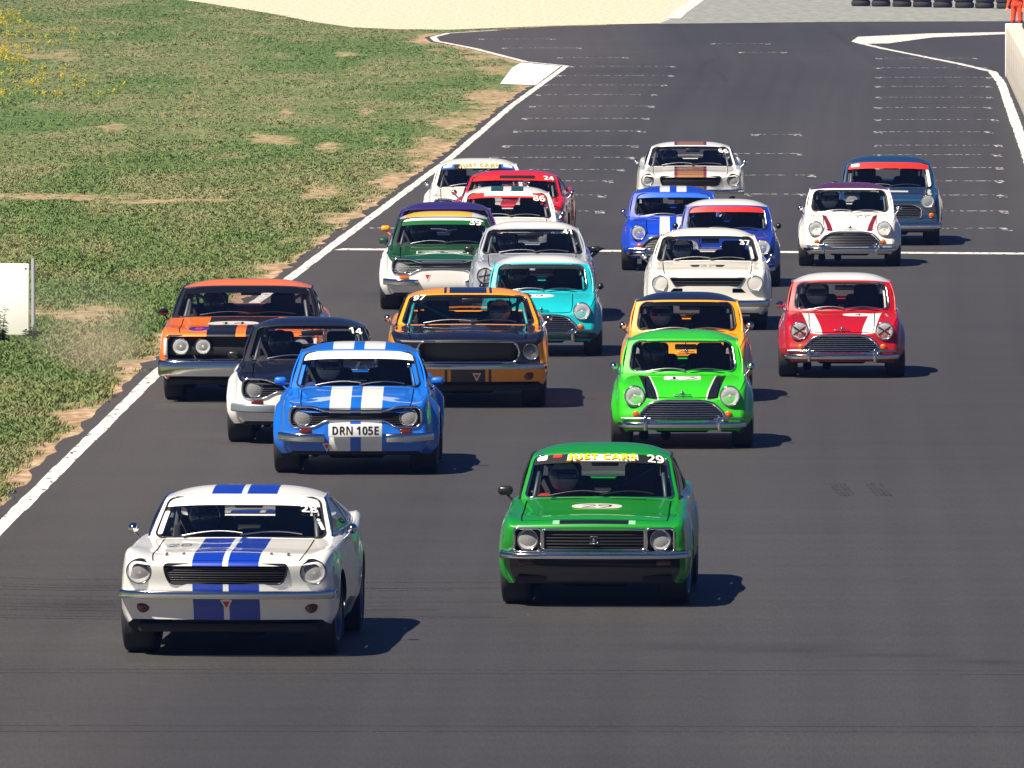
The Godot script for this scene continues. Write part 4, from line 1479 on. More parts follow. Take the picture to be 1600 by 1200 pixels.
func build_ground() -> void:
	var zero := func(x, z): return Vector2(x, z)
	var far := mat(lin(0.1, 0.12, 0.04), 0.95)
	structure("ground", sheet([[-1500, 300], [1500, 300], [1500, -2700], [-1500, -2700]], -0.03, zero), far)
	var fm := mat(Color.WHITE, 0.95)
	fm.albedo_texture = field_texture()
	fm.texture_repeat = false
	fm.metallic_specular = 0.2
	structure("grass_field", sheet([[-26, -90], [6, -90], [6, -450], [-26, -450]], -0.012, func(x, z): return Vector2((x + 26.0) / 32.0, (-90.0 - z) / 360.0)), fm)
	var sand := mat(Color.WHITE, 0.95)
	sand.albedo_texture = noise_tex(0.03, lin(0.5, 0.41, 0.3), lin(0.68, 0.58, 0.45), 31)
	sand.uv1_triplanar = true
	sand.uv1_world_triplanar = true
	sand.uv1_scale = Vector3(0.35, 0.35, 0.06)
	structure("gravel_trap", sheet([[-13.5, -450], [-11.5, -429.7], [-8.07, -403.6], [-6.4, -388.0], [-4.95, -378.0], [-3.5, -374.8], [-1.96, -374.0], [1.2, -380.9], [4.66, -384.9], [5.1, -388.0], [5.2, -394], [5.9, -412], [7.5, -450], [9, -560], [-30, -560]], -0.006, zero), sand)
	# the tarmac
	var tm := mat(Color.WHITE, 0.62)
	tm.metallic_specular = 0.5
	tm.albedo_texture = track_texture()
	tm.detail_enabled = true
	tm.detail_albedo = noise_tex(0.22, Color(0.87, 0.87, 0.87), Color(1, 1, 1), 17, false, 4.0, 2)
	tm.detail_blend_mode = BaseMaterial3D.BLEND_MODE_MUL
	tm.detail_uv_layer = BaseMaterial3D.DETAIL_UV_2
	tm.uv2_scale = Vector3(1, 1, 1)
	var outline := []
	var zo := -40.0
	while zo > -322.0:
		var off := 0.24 if zo > -300.0 else 0.1
		outline.append([edge_x(zo) - off + 0.16 * n_mid.get_noise_1d(zo * 1.1) + 0.07 * n_fine.get_noise_1d(zo * 2.0), zo])
		zo -= 0.9
	outline.append([1.34, -322.4])
	outline.append_array([[0.2, -328.2], [-1.2, -345.6], [-2.4, -355.6], [-2.6, -361.9], [-2.1, -368.6], [1.19, -379.4], [4.43, -383.6], [10.19, -387.2], [15.73, -388.3], [32, -390], [32, -40]])
	var track := structure("race_track", sheet(outline, 0.0, func(x, z): return Vector2((x + 8.0) / 32.0, (-60.0 - z) / 340.0), func(x, z): return Vector2(x * 0.45 + z * 0.013, z * 0.021)), tm)
	var grey := mat(Color.WHITE, 0.9)
	grey.albedo_texture = noise_tex(0.02, lin(0.2, 0.21, 0.2), lin(0.27, 0.275, 0.26), 8)
	grey.uv1_triplanar = true
	grey.uv1_world_triplanar = true
	grey.uv1_scale = Vector3(0.2, 0.2, 0.03)
	structure("access_road", sheet([[4.5, -382.0], [5.2, -394], [5.9, -412], [7.5, -450], [9, -560], [60, -560], [60, -382]], -0.0035, zero), grey)
	# painted markings, each a piece of the track
	var solid := worn_paint(Color(0.9, 0.9, 0.89), 0.2, 3)
	var worn := worn_paint(Color(0.68, 0.68, 0.7), 0.52, 5)
	var edge := []
	for q in EDGE:
		edge.append([q[1], q[0]])
	part(track, "edge_line", strip(edge, 0.16, 0.004, 0.12), solid)
	part(track, "edge_line", strip([[1.44, -322.4], [0.35, -327.6], [-1.09, -345.3], [-2.2, -355.6], [-2.36, -361.9], [-1.94, -367.9], [-0.4, -373.0]], 0.2, 0.004, 0.15), solid)
	part(track, "edge_line", strip([[8.2, -180.0], [10.42, -247.4], [11.12, -269.5], [12.22, -304.0], [12.46, -315.6]], 0.22, 0.004, 0.12), solid)
	part(track, "edge_line", strip([[12.46, -315.6], [11.96, -324.8], [10.53, -345.0], [10.03, -354.2]], 0.2, 0.0045, 0.2), solid)
	part(track, "edge_line", strip([[5.2, -393.0], [5.7, -408.0], [6.56, -430.0]], 0.5, 0.003, 0.05), solid)
	part(track, "painted_nose", sheet([[9.9, -355.0], [10.3, -362.2], [12.6, -367.5], [15.3, -370.0], [15.3, -367.4], [12.5, -361.4], [10.9, -352.4], [10.2, -351.8]], 0.005, zero), solid)
	part(track, "painted_corner", sheet([[-0.3, -301.8], [0.0, -320.0], [0.25, -326.6], [1.3, -322.2], [0.58, -300.4]], 0.0035, zero), worn_paint(Color(0.93, 0.94, 0.96), 0.05, 9))
	part(track, "finish_line", strip([[-2.72, -190.2], [8.9, -188.2]], 0.75, 0.004, 0.08), solid)
	part(track, "timing_line", strip([[-2.5, -199.7], [1.0, -199.2]], 0.4, 0.004, 0.08), worn)
	var left_rows := [[-0.9, 1.2, -359.0], [-0.2, 1.9, -345.9], [1.3, 3.1, -332.9], [1.55, 4.25, -322.0], [1.2, 4.06, -311.1], [0.8, 3.75, -300.6], [0.61, 3.4, -290.7], [0.47, 3.2, -279.7], [0.28, 2.95, -269.0], [0.11, 2.75, -258.5], [-0.13, 2.5, -247.4], [-0.38, 2.33, -239.4], [-0.55, 2.07, -231.5], [-0.75, 1.8, -224.5], [-1.0, 1.6, -216.4], [-1.2, 1.5, -208.0]]
	var right_rows := [[10.0, 12.6, -332.1], [9.6, 12.4, -320.1], [9.3, 12.1, -309.0], [9.0, 11.7, -299.2], [8.65, 11.3, -288.2], [8.36, 10.9, -278.5], [8.05, 10.6, -267.9], [7.75, 10.1, -258.0], [7.44, 9.9, -247.9], [7.24, 9.6, -241.2], [7.0, 9.3, -232.7], [6.75, 9.0, -224.5], [6.5, 8.7, -216.4], [6.25, 8.4, -208.0], [6.0, 8.1, -199.5]]
	var mid_rows := [[5.1, 6.0, -256.0], [4.4, 5.7, -242.0], [4.2, 5.6, -228.0], [4.2, 5.2, -217.0], [6.4, 7.6, -340.0], [5.8, 7.4, -352.0]]
	for rows in [left_rows, right_rows, mid_rows]:
		for q in rows:
			part(track, "grid_line", strip([[q[0], q[2]], [q[1], q[2] + rng.randf_range(-0.1, 0.1)]], 0.28, 0.004, 0.1), worn)
			for x in [q[0], q[1]]:
				part(track, "grid_tick", strip([[x, q[2] - 0.2], [x, q[2] + 1.3]], 0.16, 0.0045, 0.1), worn)
	# rubber marks
	var rub := worn_paint(Color(0.165, 0.165, 0.175), 0.46, 21)
	rub.uv1_scale = Vector3(1.6, 1.6, 1.6)
	var seam := worn_paint(Color(0.16, 0.16, 0.17), 0.25, 23)
	for q in [[[-12, -92.1], [-3, -92.0], [12, -91.8]], [[-12, -91.5], [12, -91.3]], [[-12, -98.2], [12, -97.6]], [[-12, -97.8], [12, -97.2]]]:
		part(track, "seam", strip(q, 0.03, 0.0035, 0.3), seam)
	for k in 11:
		var z := -104.0 - 0.55 * k - rng.randf() * 0.4
		var w := rng.randf_range(-0.5, 0.5)
		part(track, "tyre_mark", strip([[-7, z - 1.2], [-5.4, z - 0.2], [-4.2, z + 0.3 + 0.3 * w], [-3.0, z + 0.5 + 0.2 * w], [-2.0, z + 0.6 + 0.6 * w], [-1.2 + rng.randf() * 1.5, z + 0.5 + w]], 0.03 + 0.05 * rng.randf(), 0.0035, 0.4), rub)
	var scuff := worn_paint(Color(0.1, 0.1, 0.12), 0.36, 30)
	for s in [3.27, 3.64]:
		for k in 4:
			part(track, "tyre_mark", strip([[s + 0.045 * k, -124.8], [s + 0.045 * k + 0.05, -122.6]], 0.03, 0.0036, 0.3), scuff)
	for q in [[[4.75, -305], [4.78, -310], [4.86, -316], [5.0, -322], [5.2, -327], [5.5, -331]], [[5.35, -304], [5.4, -309], [5.36, -314], [5.2, -319]], [[2.0, -334], [3.5, -337.5], [5.2, -340], [7.5, -341.8], [10, -342.5]]]:
		part(track, "tyre_mark", strip(q, 0.14, 0.0034, 0.3), rub)

func blade_clump(n: int, h: float, spread: float, w: float) -> ArrayMesh:
	var b := Buf.new()
	for k in n:
		var a := rng.randf() * TAU
		var o := Vector3(cos(a), 0, sin(a)) * spread * sqrt(rng.randf())
		var ln := Vector3(cos(a + rng.randf_range(-1, 1)), 0, sin(a + rng.randf_range(-1, 1))) * h * rng.randf_range(0.3, 0.9)
		var hh := h * rng.randf_range(0.55, 1.0)
		var s := Vector3(-sin(a * 3.7), 0, cos(a * 3.7)) * w * 0.5
		var nn := (Vector3(0, 0.6, 0) + s.cross(Vector3.UP).normalized() * 0.8).normalized()
		var m := o + ln * 0.35 + Vector3(0, hh * 0.62, 0)
		var i0 := b.p(o - s, nn)
		var i1 := b.p(o + s, nn)
		var i2 := b.p(m + s * 0.8, nn)
		var i3 := b.p(m - s * 0.8, nn)
		var i4 := b.p(o + ln + Vector3(0, hh, 0), nn)
		b.quad(i0, i1, i2, i3)
		b.tri(i3, i2, i4)
	return mesh([b])

func scatter(called: String, m: Mesh, material: Material, xfs: Array, cols: Array, label: String, category: String) -> void:
	var mm := MultiMesh.new()
	mm.transform_format = MultiMesh.TRANSFORM_3D
	mm.use_colors = true
	mm.mesh = m
	mm.instance_count = xfs.size()
	for k in xfs.size():
		mm.set_instance_transform(k, xfs[k])
		mm.set_instance_color(k, cols[k])
	var o := MultiMeshInstance3D.new()
	o.name = called
	o.multimesh = mm
	o.material_override = material
	add_child(o)
	o.set_meta("kind", "stuff")
	tag(o, label, category)

func grass_edge_far(x: float) -> float:
	# z where the turf ends against the gravel
	var g := [[-18.0, -470.0], [-11.5, -429.7], [-8.07, -403.6], [-6.4, -388.0], [-4.95, -378.0], [-3.5, -374.8], [-1.96, -374.0], [1.2, -380.9], [4.66, -384.9]]
	for k in g.size() - 1:
		if x <= g[k + 1][0]:
			return lerpf(g[k][1], g[k + 1][1], clampf((x - g[k][0]) / (g[k + 1][0] - g[k][0]), 0.0, 1.0))
	return -385.0

func build_grass() -> void:
	var gm := mat(Color.WHITE, 0.8)
	gm.vertex_color_use_as_albedo = true
	gm.metallic_specular = 0.25
	gm.backlight_enabled = true
	gm.backlight = lin(0.03, 0.05, 0.01)
	var sets := [[], [], []]
	var cols := [[], [], []]
	for k in 210000:
		var t := rng.randf()
		var z := -112.0 - 330.0 * pow(t, 1.35)
		var d := -z
		var left := -d * 0.0425 - 1.5
		var right := edge_x(z) - 0.25
		if z < -366.0:
			right = 4.6
		if right <= left:
			continue
		var x := lerpf(left, right, rng.randf())
		if z < grass_edge_far(x) + 1.5 * rng.randf():
			continue
		if z < -366.0 and x > -2.5 and z > -369.5 - (x + 2.0) * 2.6:
			continue
		var full := (right - left) / 14.0
		if rng.randf() > (full + 0.12) * lerpf(0.8, 0.1, clampf((d - 135.0) / 130.0, 0.0, 1.0)):
			continue
		if z < -299.0 and z > -329.0 and x > -0.55 - (z + 302.0) * 0.012:
			continue
		var s := soil(x, z)
		if rng.randf() < s * 1.15:
			continue
		var size := (0.75 + 0.55 * rng.randf()) * lerpf(1.0, 1.25, clampf((d - 150.0) / 220.0, 0.0, 1.0)) * (1.0 - 0.35 * s)
		size *= 0.8 + 0.5 * clampf(n_mid.get_noise_2d(x + 31.0, z * 0.2) + 0.3, 0.0, 1.0)
		var w := rng.randi() % 3
		var b := Basis(Vector3.UP, rng.randf() * TAU).scaled(Vector3(size * 1.25, size * lerpf(1.0, 0.5, clampf((d - 150.0) / 90.0, 0.0, 1.0)), size * 1.25))
		sets[w].append(Transform3D(b, Vector3(x, -0.012, z)))
		var c := turf(x, z).srgb_to_linear()
		var f := rng.randf_range(1.2, 1.7)
		var yl := rng.randf_range(-0.06, 0.16)
		cols[w].append(Color(c.r * f * (1.0 + yl), c.g * f, c.b * f))
	var names := ["grass", "grass_tufts", "grass_blades"]
	var labels := ["short mown grass covering the field left of the track", "tufts of longer grass growing through the field", "thin upright grass blades among the turf left of the track"]
	for w in 3:
		scatter(names[w], blade_clump(16 + 4 * w, 0.04 + 0.011 * w, 0.16, 0.012), gm, sets[w], cols[w], labels[w], "grass")
	# yellow wild flowers
	var fb := Buf.new()
	for k in 5:
		var a := rng.randf() * TAU
		var o := Vector3(cos(a), 0, sin(a)) * 0.1 * rng.randf()
		var h := rng.randf_range(0.05, 0.11)
		ball(fb, o + Vector3(0, h, 0), Vector3(0.017, 0.011, 0.017), 6, 4)
		tube(fb, PackedVector3Array([o * 0.6, o + Vector3(0, h, 0)]), 0.003, 3)
	var fx := []
	var fc := []
	for k in 520:
		var z := rng.randf_range(-405.0, -283.0)
		var x := z * 0.0421 + 3.1 * pow(rng.randf(), 1.3) * (0.6 + 0.4 * sin(z * 0.1))
		if n_mid.get_noise_2d(x * 1.5 + 7.0, z * 0.3) < 0.02:
			continue
		fx.append(Transform3D(Basis(Vector3.UP, rng.randf() * TAU).scaled(Vector3.ONE * rng.randf_range(0.8, 1.5)), Vector3(x, -0.012, z)))
		fc.append(Color(0.5, 0.42, 0.03) * rng.randf_range(0.8, 1.2))
	var flower := mat(Color.WHITE, 0.7)
	flower.vertex_color_use_as_albedo = true
	scatter("wild_flowers", mesh([fb]), flower, fx, fc, "yellow wild flowers scattered in the upper left grass", "flowers")

func weed(at: Vector3, h: float, n: int, label: String) -> void:
	var o := thing("weed", label, "plant", Transform3D(Basis(), at), "weeds by the board")
	var stem := Buf.new()
	var leaf := Buf.new()
	for k in n:
		var a := rng.randf() * TAU
		var hh := h * rng.randf_range(0.45, 1.0)
		var path := PackedVector3Array()
		var ln := Vector3(cos(a), 0, sin(a)) * rng.randf_range(0.05, 0.3) * hh
		for j in 6:
			path.append(Vector3(cos(a), 0, sin(a)) * 0.04 + ln * pow(j / 5.0, 1.6) + Vector3(0, hh * j / 5.0, 0))
		tube(stem, path, 0.006, 5, false, 0.002)
		for j in 26:
			var f := rng.randf_range(0.12, 1.0)
			var p := path[int(f * 4.99)].lerp(path[mini(int(f * 4.99) + 1, 5)], fposmod(f * 4.99, 1.0))
			var az := rng.randf() * TAU
			var d := Vector3(cos(az), rng.randf_range(-0.2, 0.7), sin(az)).normalized()
			var l := rng.randf_range(0.05, 0.12) * (1.25 - 0.7 * f)
			var s := d.cross(Vector3.UP).normalized() * l * 0.2
			var nn := s.cross(d).normalized()
			var m := p + d * l * 0.5
			var i0 := leaf.p(p, nn)
			leaf.quad(i0, leaf.p(m + s, nn), leaf.p(p + d * l - Vector3(0, l * 0.25, 0), nn), leaf.p(m - s, nn))
	part(o, "stem", mesh([stem]), mat(lin(0.09, 0.11, 0.04), 0.8))
	var lmat := mat(lin(0.06, 0.085, 0.025), 0.7)
	lmat.backlight_enabled = true
	lmat.backlight = lin(0.03, 0.05, 0.01)
	part(o, "foliage", mesh([leaf]), lmat)

func build_trackside() -> void:
	# board at the left
	var bd := thing("signboard", "blank white board on a post standing in the grass at the left edge", "board", Transform3D(Basis(Vector3.UP, -0.42), Vector3(-6.26, -0.012, -159.3)))
	var b := Buf.new()
	rbox(b, Vector3(-1.28, 0.49, 0.0), Vector3(2.4, 0.94, 0.03), 0.008)
	part(bd, "panel", mesh([b], [mat(Color("f2f2f0"), 0.55)]))
	for x in [0.0, -2.4]:
		b = Buf.new()
		tube(b, PackedVector3Array([Vector3(x - 0.04, -0.05, -0.045), Vector3(x - 0.04, 1.03, -0.045)]), 0.028, 10)
		part(bd, "post", mesh([b], [mat(Color("c9ced2"), 0.4, 0.4)]))
	for y in [0.1, 0.9]:
		b = Buf.new()
		ball(b, Vector3(-0.12, y, 0.018), Vector3(0.016, 0.016, 0.008), 8, 6)
		part(bd, "bolt", mesh([b], [M.steel]))
	weed(Vector3(-6.68, -0.012, -158.4), 0.5, 7, "tall leafy weed in front of the white board")
	weed(Vector3(-6.62, -0.012, -157.6), 0.26, 8, "low bushy weed at the foot of the white board")
	weed(Vector3(-6.3, -0.012, -158.7), 0.24, 6, "small thin weed by the board's post")
	# concrete wall on the right
	var cm := mat(Color.WHITE, 0.85)
	cm.albedo_texture = noise_tex(0.012, Color("b9b3a8"), Color("d3cec4"), 41)
	cm.uv1_triplanar = true
	cm.uv1_scale = Vector3(0.3, 0.3, 0.3)
	var a := Vector3(12.55, 0, -309.5)
	var e := Vector3(9.22, 0, -200.0)
	var dir := (e - a).normalized()
	var wl := thing("concrete_barrier", "long pale concrete barrier wall at the right edge of the track", "wall", Transform3D(Basis(dir.cross(Vector3.UP) * -1.0, Vector3.UP, dir).orthonormalized(), a))
	b = Buf.new()
	rbox(b, Vector3(0.22, 0.66, 2.02), Vector3(0.4, 1.32, 4.04), 0.03)
	var seg := mesh([b], [cm])
	for k in 27:
		part(wl, "wall_segment", seg, null, Transform3D(Basis(), Vector3(0, 0, 4.06 * k)))
	b = Buf.new()
	rbox(b, Vector3(0.22, 0.68, -0.05), Vector3(0.44, 1.36, 0.1), 0.015)
	part(wl, "end_plate", mesh([b], [M.white]))
	# tyre wall
	var tb := Buf.new()
	lathe(tb, [[0.17, -0.08], [0.2, -0.1], [0.29, -0.1], [0.325, -0.06], [0.33, 0.0], [0.325, 0.06], [0.29, 0.1], [0.2, 0.1], [0.17, 0.08]], Transform3D(), 24)
	var tmesh := mesh([tb], [M.tyre])
	for k in 9:
		var f := k / 8.0
		var st := thing("tyre_stack", ["leftmost stack of black tyres in the far tyre barrier", "second stack from the left in the far tyre barrier", "third stack from the left in the far tyre barrier", "fourth stack from the left in the far tyre barrier", "fifth stack from the left in the far tyre barrier", "sixth stack from the left in the far tyre barrier", "seventh stack from the left in the far tyre barrier", "eighth stack from the left in the far tyre barrier", "rightmost stack of tyres in the far barrier, behind the person"][k], "tyres", Transform3D(Basis(), Vector3(lerpf(11.95, 17.4, f), -0.0035, lerpf(-417.0, -411.0, f))), "tyre stacks at the end of the straight")
		for j in 4:
			part(st, "tyre", tmesh, null, Transform3D(Basis(Vector3.UP, j * 0.7), Vector3(rng.randf_range(-0.02, 0.02), 0.1 + 0.2 * j, 0)))
	# marshal
	var v := func(x, y, z): return Vector3(x, y, z)
	var bones := [[v.call(0, 0.98, 0), v.call(0, 1.18, 0.02), 0.15, 0.14], [v.call(0, 1.18, 0.02), v.call(0, 1.36, 0.03), 0.15, 0.15], [v.call(0, 1.4, 0.03), v.call(0, 1.53, 0.04), 0.07, 0.055]]
	for s in [-1.0, 1.0]:
		bones.append_array([[v.call(0.08 * s, 1.4, 0.03), v.call(0.19 * s, 1.39, 0.02), 0.08, 0.07], [v.call(0.19 * s, 1.39, 0.02), v.call(0.26 * s, 1.1, 0.0), 0.06, 0.048], [v.call(0.26 * s, 1.1, 0.0), v.call(0.27 * s, 0.87, 0.12), 0.046, 0.034], [v.call(0.09 * s, 0.95, 0), v.call(0.12 * s, 0.5, 0.03), 0.1, 0.066], [v.call(0.12 * s, 0.5, 0.03), v.call(0.13 * s, 0.1, -0.02), 0.062, 0.045], [v.call(0.13 * s, 0.07, -0.04), v.call(0.15 * s, 0.045, 0.16), 0.05, 0.04]])
	var body := nets(bones, 0.024, 0.05)
	var ps := thing("person", "marshal in orange overalls standing beyond the end of the barrier wall", "person", Transform3D(Basis(Vector3.UP, -0.5), Vector3(15.05, 0, -362.5)))
	part(ps, "overalls", mesh([body]), mat(Color("f0501a"), 0.8))
	var skin := mat(Color("c98f70"), 0.6)
	var hb := Buf.new()
	for s in [-1.0, 1.0]:
		hb = Buf.new()
		hand(hb, Vector3(0.27 * s, 0.87, 0.12), Basis(Vector3(1, 0, 0), -0.3), 0.7)
		part(ps, "hand", mesh([hb]), skin)
	hb = Buf.new()
	ball(hb, Vector3(0, 1.64, 0.05), Vector3(0.078, 0.115, 0.098), 20, 14)
	ball(hb, Vector3(0, 1.63, 0.15), Vector3(0.014, 0.026, 0.02), 8, 6)
	for s in [-1.0, 1.0]:
		ball(hb, Vector3(0.078 * s, 1.635, 0.05), Vector3(0.012, 0.03, 0.02), 8, 6)
	var head := part(ps, "head", mesh([hb]), skin)
	var cap := Buf.new()
	ball(cap, Vector3(0, 1.7, 0.04), Vector3(0.09, 0.075, 0.108), 20, 12)
	rbox(cap, Vector3(0, 1.69, 0.16), Vector3(0.15, 0.014, 0.12), 0.006)
	part(ps, "cap", mesh([cap]), mat(Color("f0501a"), 0.8))
	var ey := Buf.new()
	for s in [-1.0, 1.0]:
		ey = Buf.new()
		ball(ey, Vector3(0.03 * s, 1.65, 0.137), Vector3(0.012, 0.008, 0.008), 8, 6)
		part(head, "eye", mesh([ey]), M.ink)
	ey = Buf.new()
	rbox(ey, Vector3(0, 1.585, 0.135), Vector3(0.04, 0.008, 0.01), 0.003)
	part(head, "mouth", mesh([ey]), M.ink)
	for s in [-1.0, 1.0]:
		var boots := Buf.new()
		rbox(boots, Vector3(0.145 * s, 0.05, 0.06), Vector3(0.11, 0.1, 0.3), 0.04)
		part(ps, "boot", mesh([boots]), M.black)

func dust(called: String, at: Vector3, size: Vector3, density: float, c: Color, label: String) -> void:
	var f := FogVolume.new()
	f.name = numbered(called)
	f.shape = RenderingServer.FOG_VOLUME_SHAPE_ELLIPSOID
	f.size = size
	f.position = at
	var m := FogMaterial.new()
	m.density = density
	m.albedo = c
	f.material = m
	add_child(f)
	f.set_meta("kind", "stuff")
	tag(f, label, "dust")

func build_cars() -> void:
	TYPES["specs"] = specs()
	make_driver()
	var white := Color("e8e8e6")
	var blue := Color("0236ae")
	var sky_blue := Color("0868d2")
	var navy := Color("060a1c")
	var blk := Color("0b0b0d")
	var green := Color("07861c")
	var lime := Color("2fbf0c")
	var orange := Color("ff7a12")
	var amber := Color("f79a02")
	var red := Color("a9030f")
	var teal := Color("0eafba")
	var suit_dark := mat(lin(0.02, 0.022, 0.04), 0.85)
	var suit_blue := mat(lin(0.015, 0.05, 0.2), 0.85)
	var suit_red := mat(lin(0.3, 0.02, 0.02), 0.85)
	var hel_white := paint(Color("d8dadd"))
	var hel_navy := paint(Color("0a1f78"))
	var hel_black := paint(Color("2c2f37"))
	var hel_grey := paint(Color("b4bac0"))
	var w_tube := mat(Color("e2e2dc"), 0.4)
	var wh: Material = M.white
	var list := []
	list.append({"type": "pony", "at": [-2.3, -100.0], "yaw": 3.2, "col": white, "paint": [["m", 0.025, 0.275, -0.8, 5.0, blue], ["e", -0.45, 0.95, 0.16, 0.13, Color("c9cdd6")], ["t", "28", -0.45, 0.95, 0.2, 0.16, blk], ["m", 0.0, 1.0, 0.62, 0.64, white]],
		"strips": [[0.73, 1.0, wh], [0.08, 0.62, w_tube, -0.93, -0.87]], "text": [["28", 0.79, 0.64, 0.1, wh], ["i", 0.9, 0.28, 0.14, wh]], "seal": M.satin, "cage": mat(Color("59636a"), 0.4), "driver_side": -1.0, "gutter": M.chrome, "bars": M.satin, "trim": M.satin, "pins": 1, "decals": [[0.0, 0.43, 0.05]], "rim": M.rim_grey, "steer": -4.0,
		"driver": {"label": "driver in dark blue helmet inside the white car with blue stripes", "suit": suit_dark, "helmet": hel_navy},
		"label": "white two-door race car with twin blue stripes leading at lower left"})
	list.append({"type": "coupe", "at": [0.74, -106.1], "yaw": 2.4, "col": green, "paint": [["r", -1, 1, -0.8, -0.285, blk], ["r", -0.3, 0.3, 0.02, 0.1, blk], ["m", 0.3, 0.36, 0.02, 0.1, Color("8cc79a")], ["e", 0, 0.78, 0.22, 0.13, white], ["t", "29", 0, 0.78, 0.26, 0.17, blk], ["r", -0.2, 0.2, 0.61, 0.63, Color("d9c21a")], ["m", 0.12, 0.42, 1.19, 1.25, Color("0c3a14")]],
		"strips": [[0.75, 1.0, M.trim], [0.785, 0.945, wh, -0.47, 0.53], [0.83, 0.96, wh, -0.9, -0.76], [0.87, 0.94, mat(Color("c8202c"), 0.5), -0.68, -0.55]], "text": [["JUST CARS", 0.03, 0.865, 0.08, M.ochre, 0.0105, 1.14], ["JUST CARS", 0.03, 0.865, 0.074, M.yellow, 0.0135, 1.2], ["29", 0.77, 0.845, 0.105, wh, 0.012]],
		"side_disc": [1.75, 0.6, 0.36, 0.2, white], "mirrors": "box", "mirror_m": M.satin, "mirror_sides": 1, "cage": mat(Color("3b4a55"), 0.4), "seal": M.chrome, "gutter": M.satin, "rim": M.steel, "wiper": M.satin, "steer": -4.0,
		"driver": {"label": "driver in grey helmet inside the green car numbered 29", "suit": suit_red, "helmet": hel_grey},
		"label": "green two-door race car numbered 29 running second on the right"})
	list.append({"type": "rally", "at": [-1.62, -126.9], "yaw": 0.6, "col": sky_blue, "paint": [["m", 0.055, 0.275, -0.8, 5.0, white], ["m", 0.5, 0.52, 0.5, 0.53, blk]],
		"strips": [[0.73, 1.0, wh], [0.05, 0.6, mat(Color("1a6fe0"), 0.4), -0.92, -0.86], [0.05, 0.62, mat(Color("1a6fe0"), 0.4), 0.86, 0.93]], "mirrors": "box", "mirror_m": paint(sky_blue), "cage": mat(Color("1b5fae"), 0.4), "plate": "DRN 105E", "decals": [[-0.3, 0.29, 0.045]], "steer": -3.0,
		"driver": {"label": "driver in white helmet inside the bright blue car with white stripes", "suit": suit_blue, "helmet": hel_white},
		"label": "bright blue race car with twin white stripes and a front number plate"})
	list.append({"type": "rally", "at": [-2.25, -133.0], "yaw": 0.6, "col": navy, "side": white, "paint": [["r", -1, 1, -0.8, 0.0, white]], "text": [["14", 0.82, 0.82, 0.1, wh]], "mirrors": "box", "mirror_m": M.satin, "wiper": M.chrome, "recess": M.black, "bumper": mat(Color("9aa3ad"), 0.35, 0.6),
		"driver": {"label": "driver in black helmet inside the navy and white car", "suit": suit_dark, "helmet": hel_black},
		"label": "navy race car with white wings numbered 14 behind the bright blue car"})
	list.append({"type": "big", "at": [-3.15, -142.4], "yaw": 1.0, "col": orange, "pillar": Color("0c1230"), "paint": [["r", -1, 1, -0.8, -0.015, blk], ["m", 0.06, 0.4, 0.0, 1.4, blk], ["r", -0.06, 0.06, 0.85, 1.4, blk], ["e", -0.12, 0.85, 0.3, 0.16, white], ["t", "14", -0.12, 0.85, 0.3, 0.2, blk], ["e", -0.5, 0.35, 0.12, 0.2, Color("3a2aa0")], ["e", -0.5, 0.35, 0.05, 0.1, Color("d04070")]],
		"strips": [[0.74, 1.0, mat(lin(0.005, 0.006, 0.01), 0.2)]], "mirrors": "cone", "mirror_m": M.satin, "mirror_sides": 1, "bumper": M.chrome, "gutter": M.satin, "ring": M.satin, "wiper": M.satin, "no_marker": 1,
		"driver": {"label": "driver in dark helmet inside the orange car with black bonnet stripes", "suit": suit_dark, "helmet": hel_black},
		"label": "large orange four-lamp race car with black bonnet stripes near the left verge"})
	list.append({"type": "fast", "at": [-0.51, -140.9], "yaw": -0.2, "col": Color("070d20"), "side": amber, "pillar": amber, "paint": [["r", -1, 1, -0.8, -0.33, Color("f59a10")], ["r", -0.2, 0.2, -0.8, -0.33, blk], ["m", 0.24, 0.27, -0.8, -0.33, blk], ["r", -1, 1, 1.75, 4.8, amber], ["r", -0.22, 0.22, 1.75, 4.8, Color("081a4a")], ["m", 0.25, 0.28, 1.75, 4.8, Color("081a4a")], ["q", 1.0, 1.45, 0.84, 0.86, 0.74, 0.76, orange]],
		"decals": [[0.1, 0.36, 0.05]], "text": [["97", -0.78, 0.85, 0.1, wh]], "driver_side": 1.0, "seal": M.chrome, "cage": mat(Color("2d8f9a"), 0.4), "gutter": M.satin,
		"driver": {"label": "driver in grey helmet on the right in the orange and black coupe", "suit": suit_dark, "helmet": hel_grey},
		"label": "amber and navy fastback race car numbered 97 with a wide dark grille"})
	var stripe := func(c: Color, a: float, b: float) -> Array: return ["q", 0.01, 0.66, a, b, a + 0.1, b + 0.09, c]
	list.append({"type": "small", "at": [1.85, -131.9], "yaw": 0.9, "col": lime, "paint": [stripe.call(white, 0.255, 0.39), stripe.call(blk, 0.27, 0.39), ["r", -0.2, 0.2, 0.5, 0.66, white], ["t", "13", 0, 0.58, 0.32, 0.12, blk]], "seal": M.chrome, "mirrors": "round", "bars": M.chrome, "cage": mat(Color("0e0f10"), 0.4),
		"driver": {"label": "driver in dark helmet inside the lime green small car", "suit": suit_dark, "helmet": hel_black},
		"label": "lime green small race car numbered 13 with black bonnet stripes"})
	list.append({"type": "small", "at": [2.04, -142.2], "yaw": 0.9, "col": amber, "roof": Color("0a1630"), "strips": [[0.8, 1.0, mat(lin(0.004, 0.005, 0.008), 0.15)]], "mirrors": "round", "bars": M.chrome,
		"driver": {"label": "driver in grey helmet inside the amber small car with dark roof", "suit": suit_dark, "helmet": hel_grey},
		"label": "amber yellow small race car with navy roof behind the lime green car"})
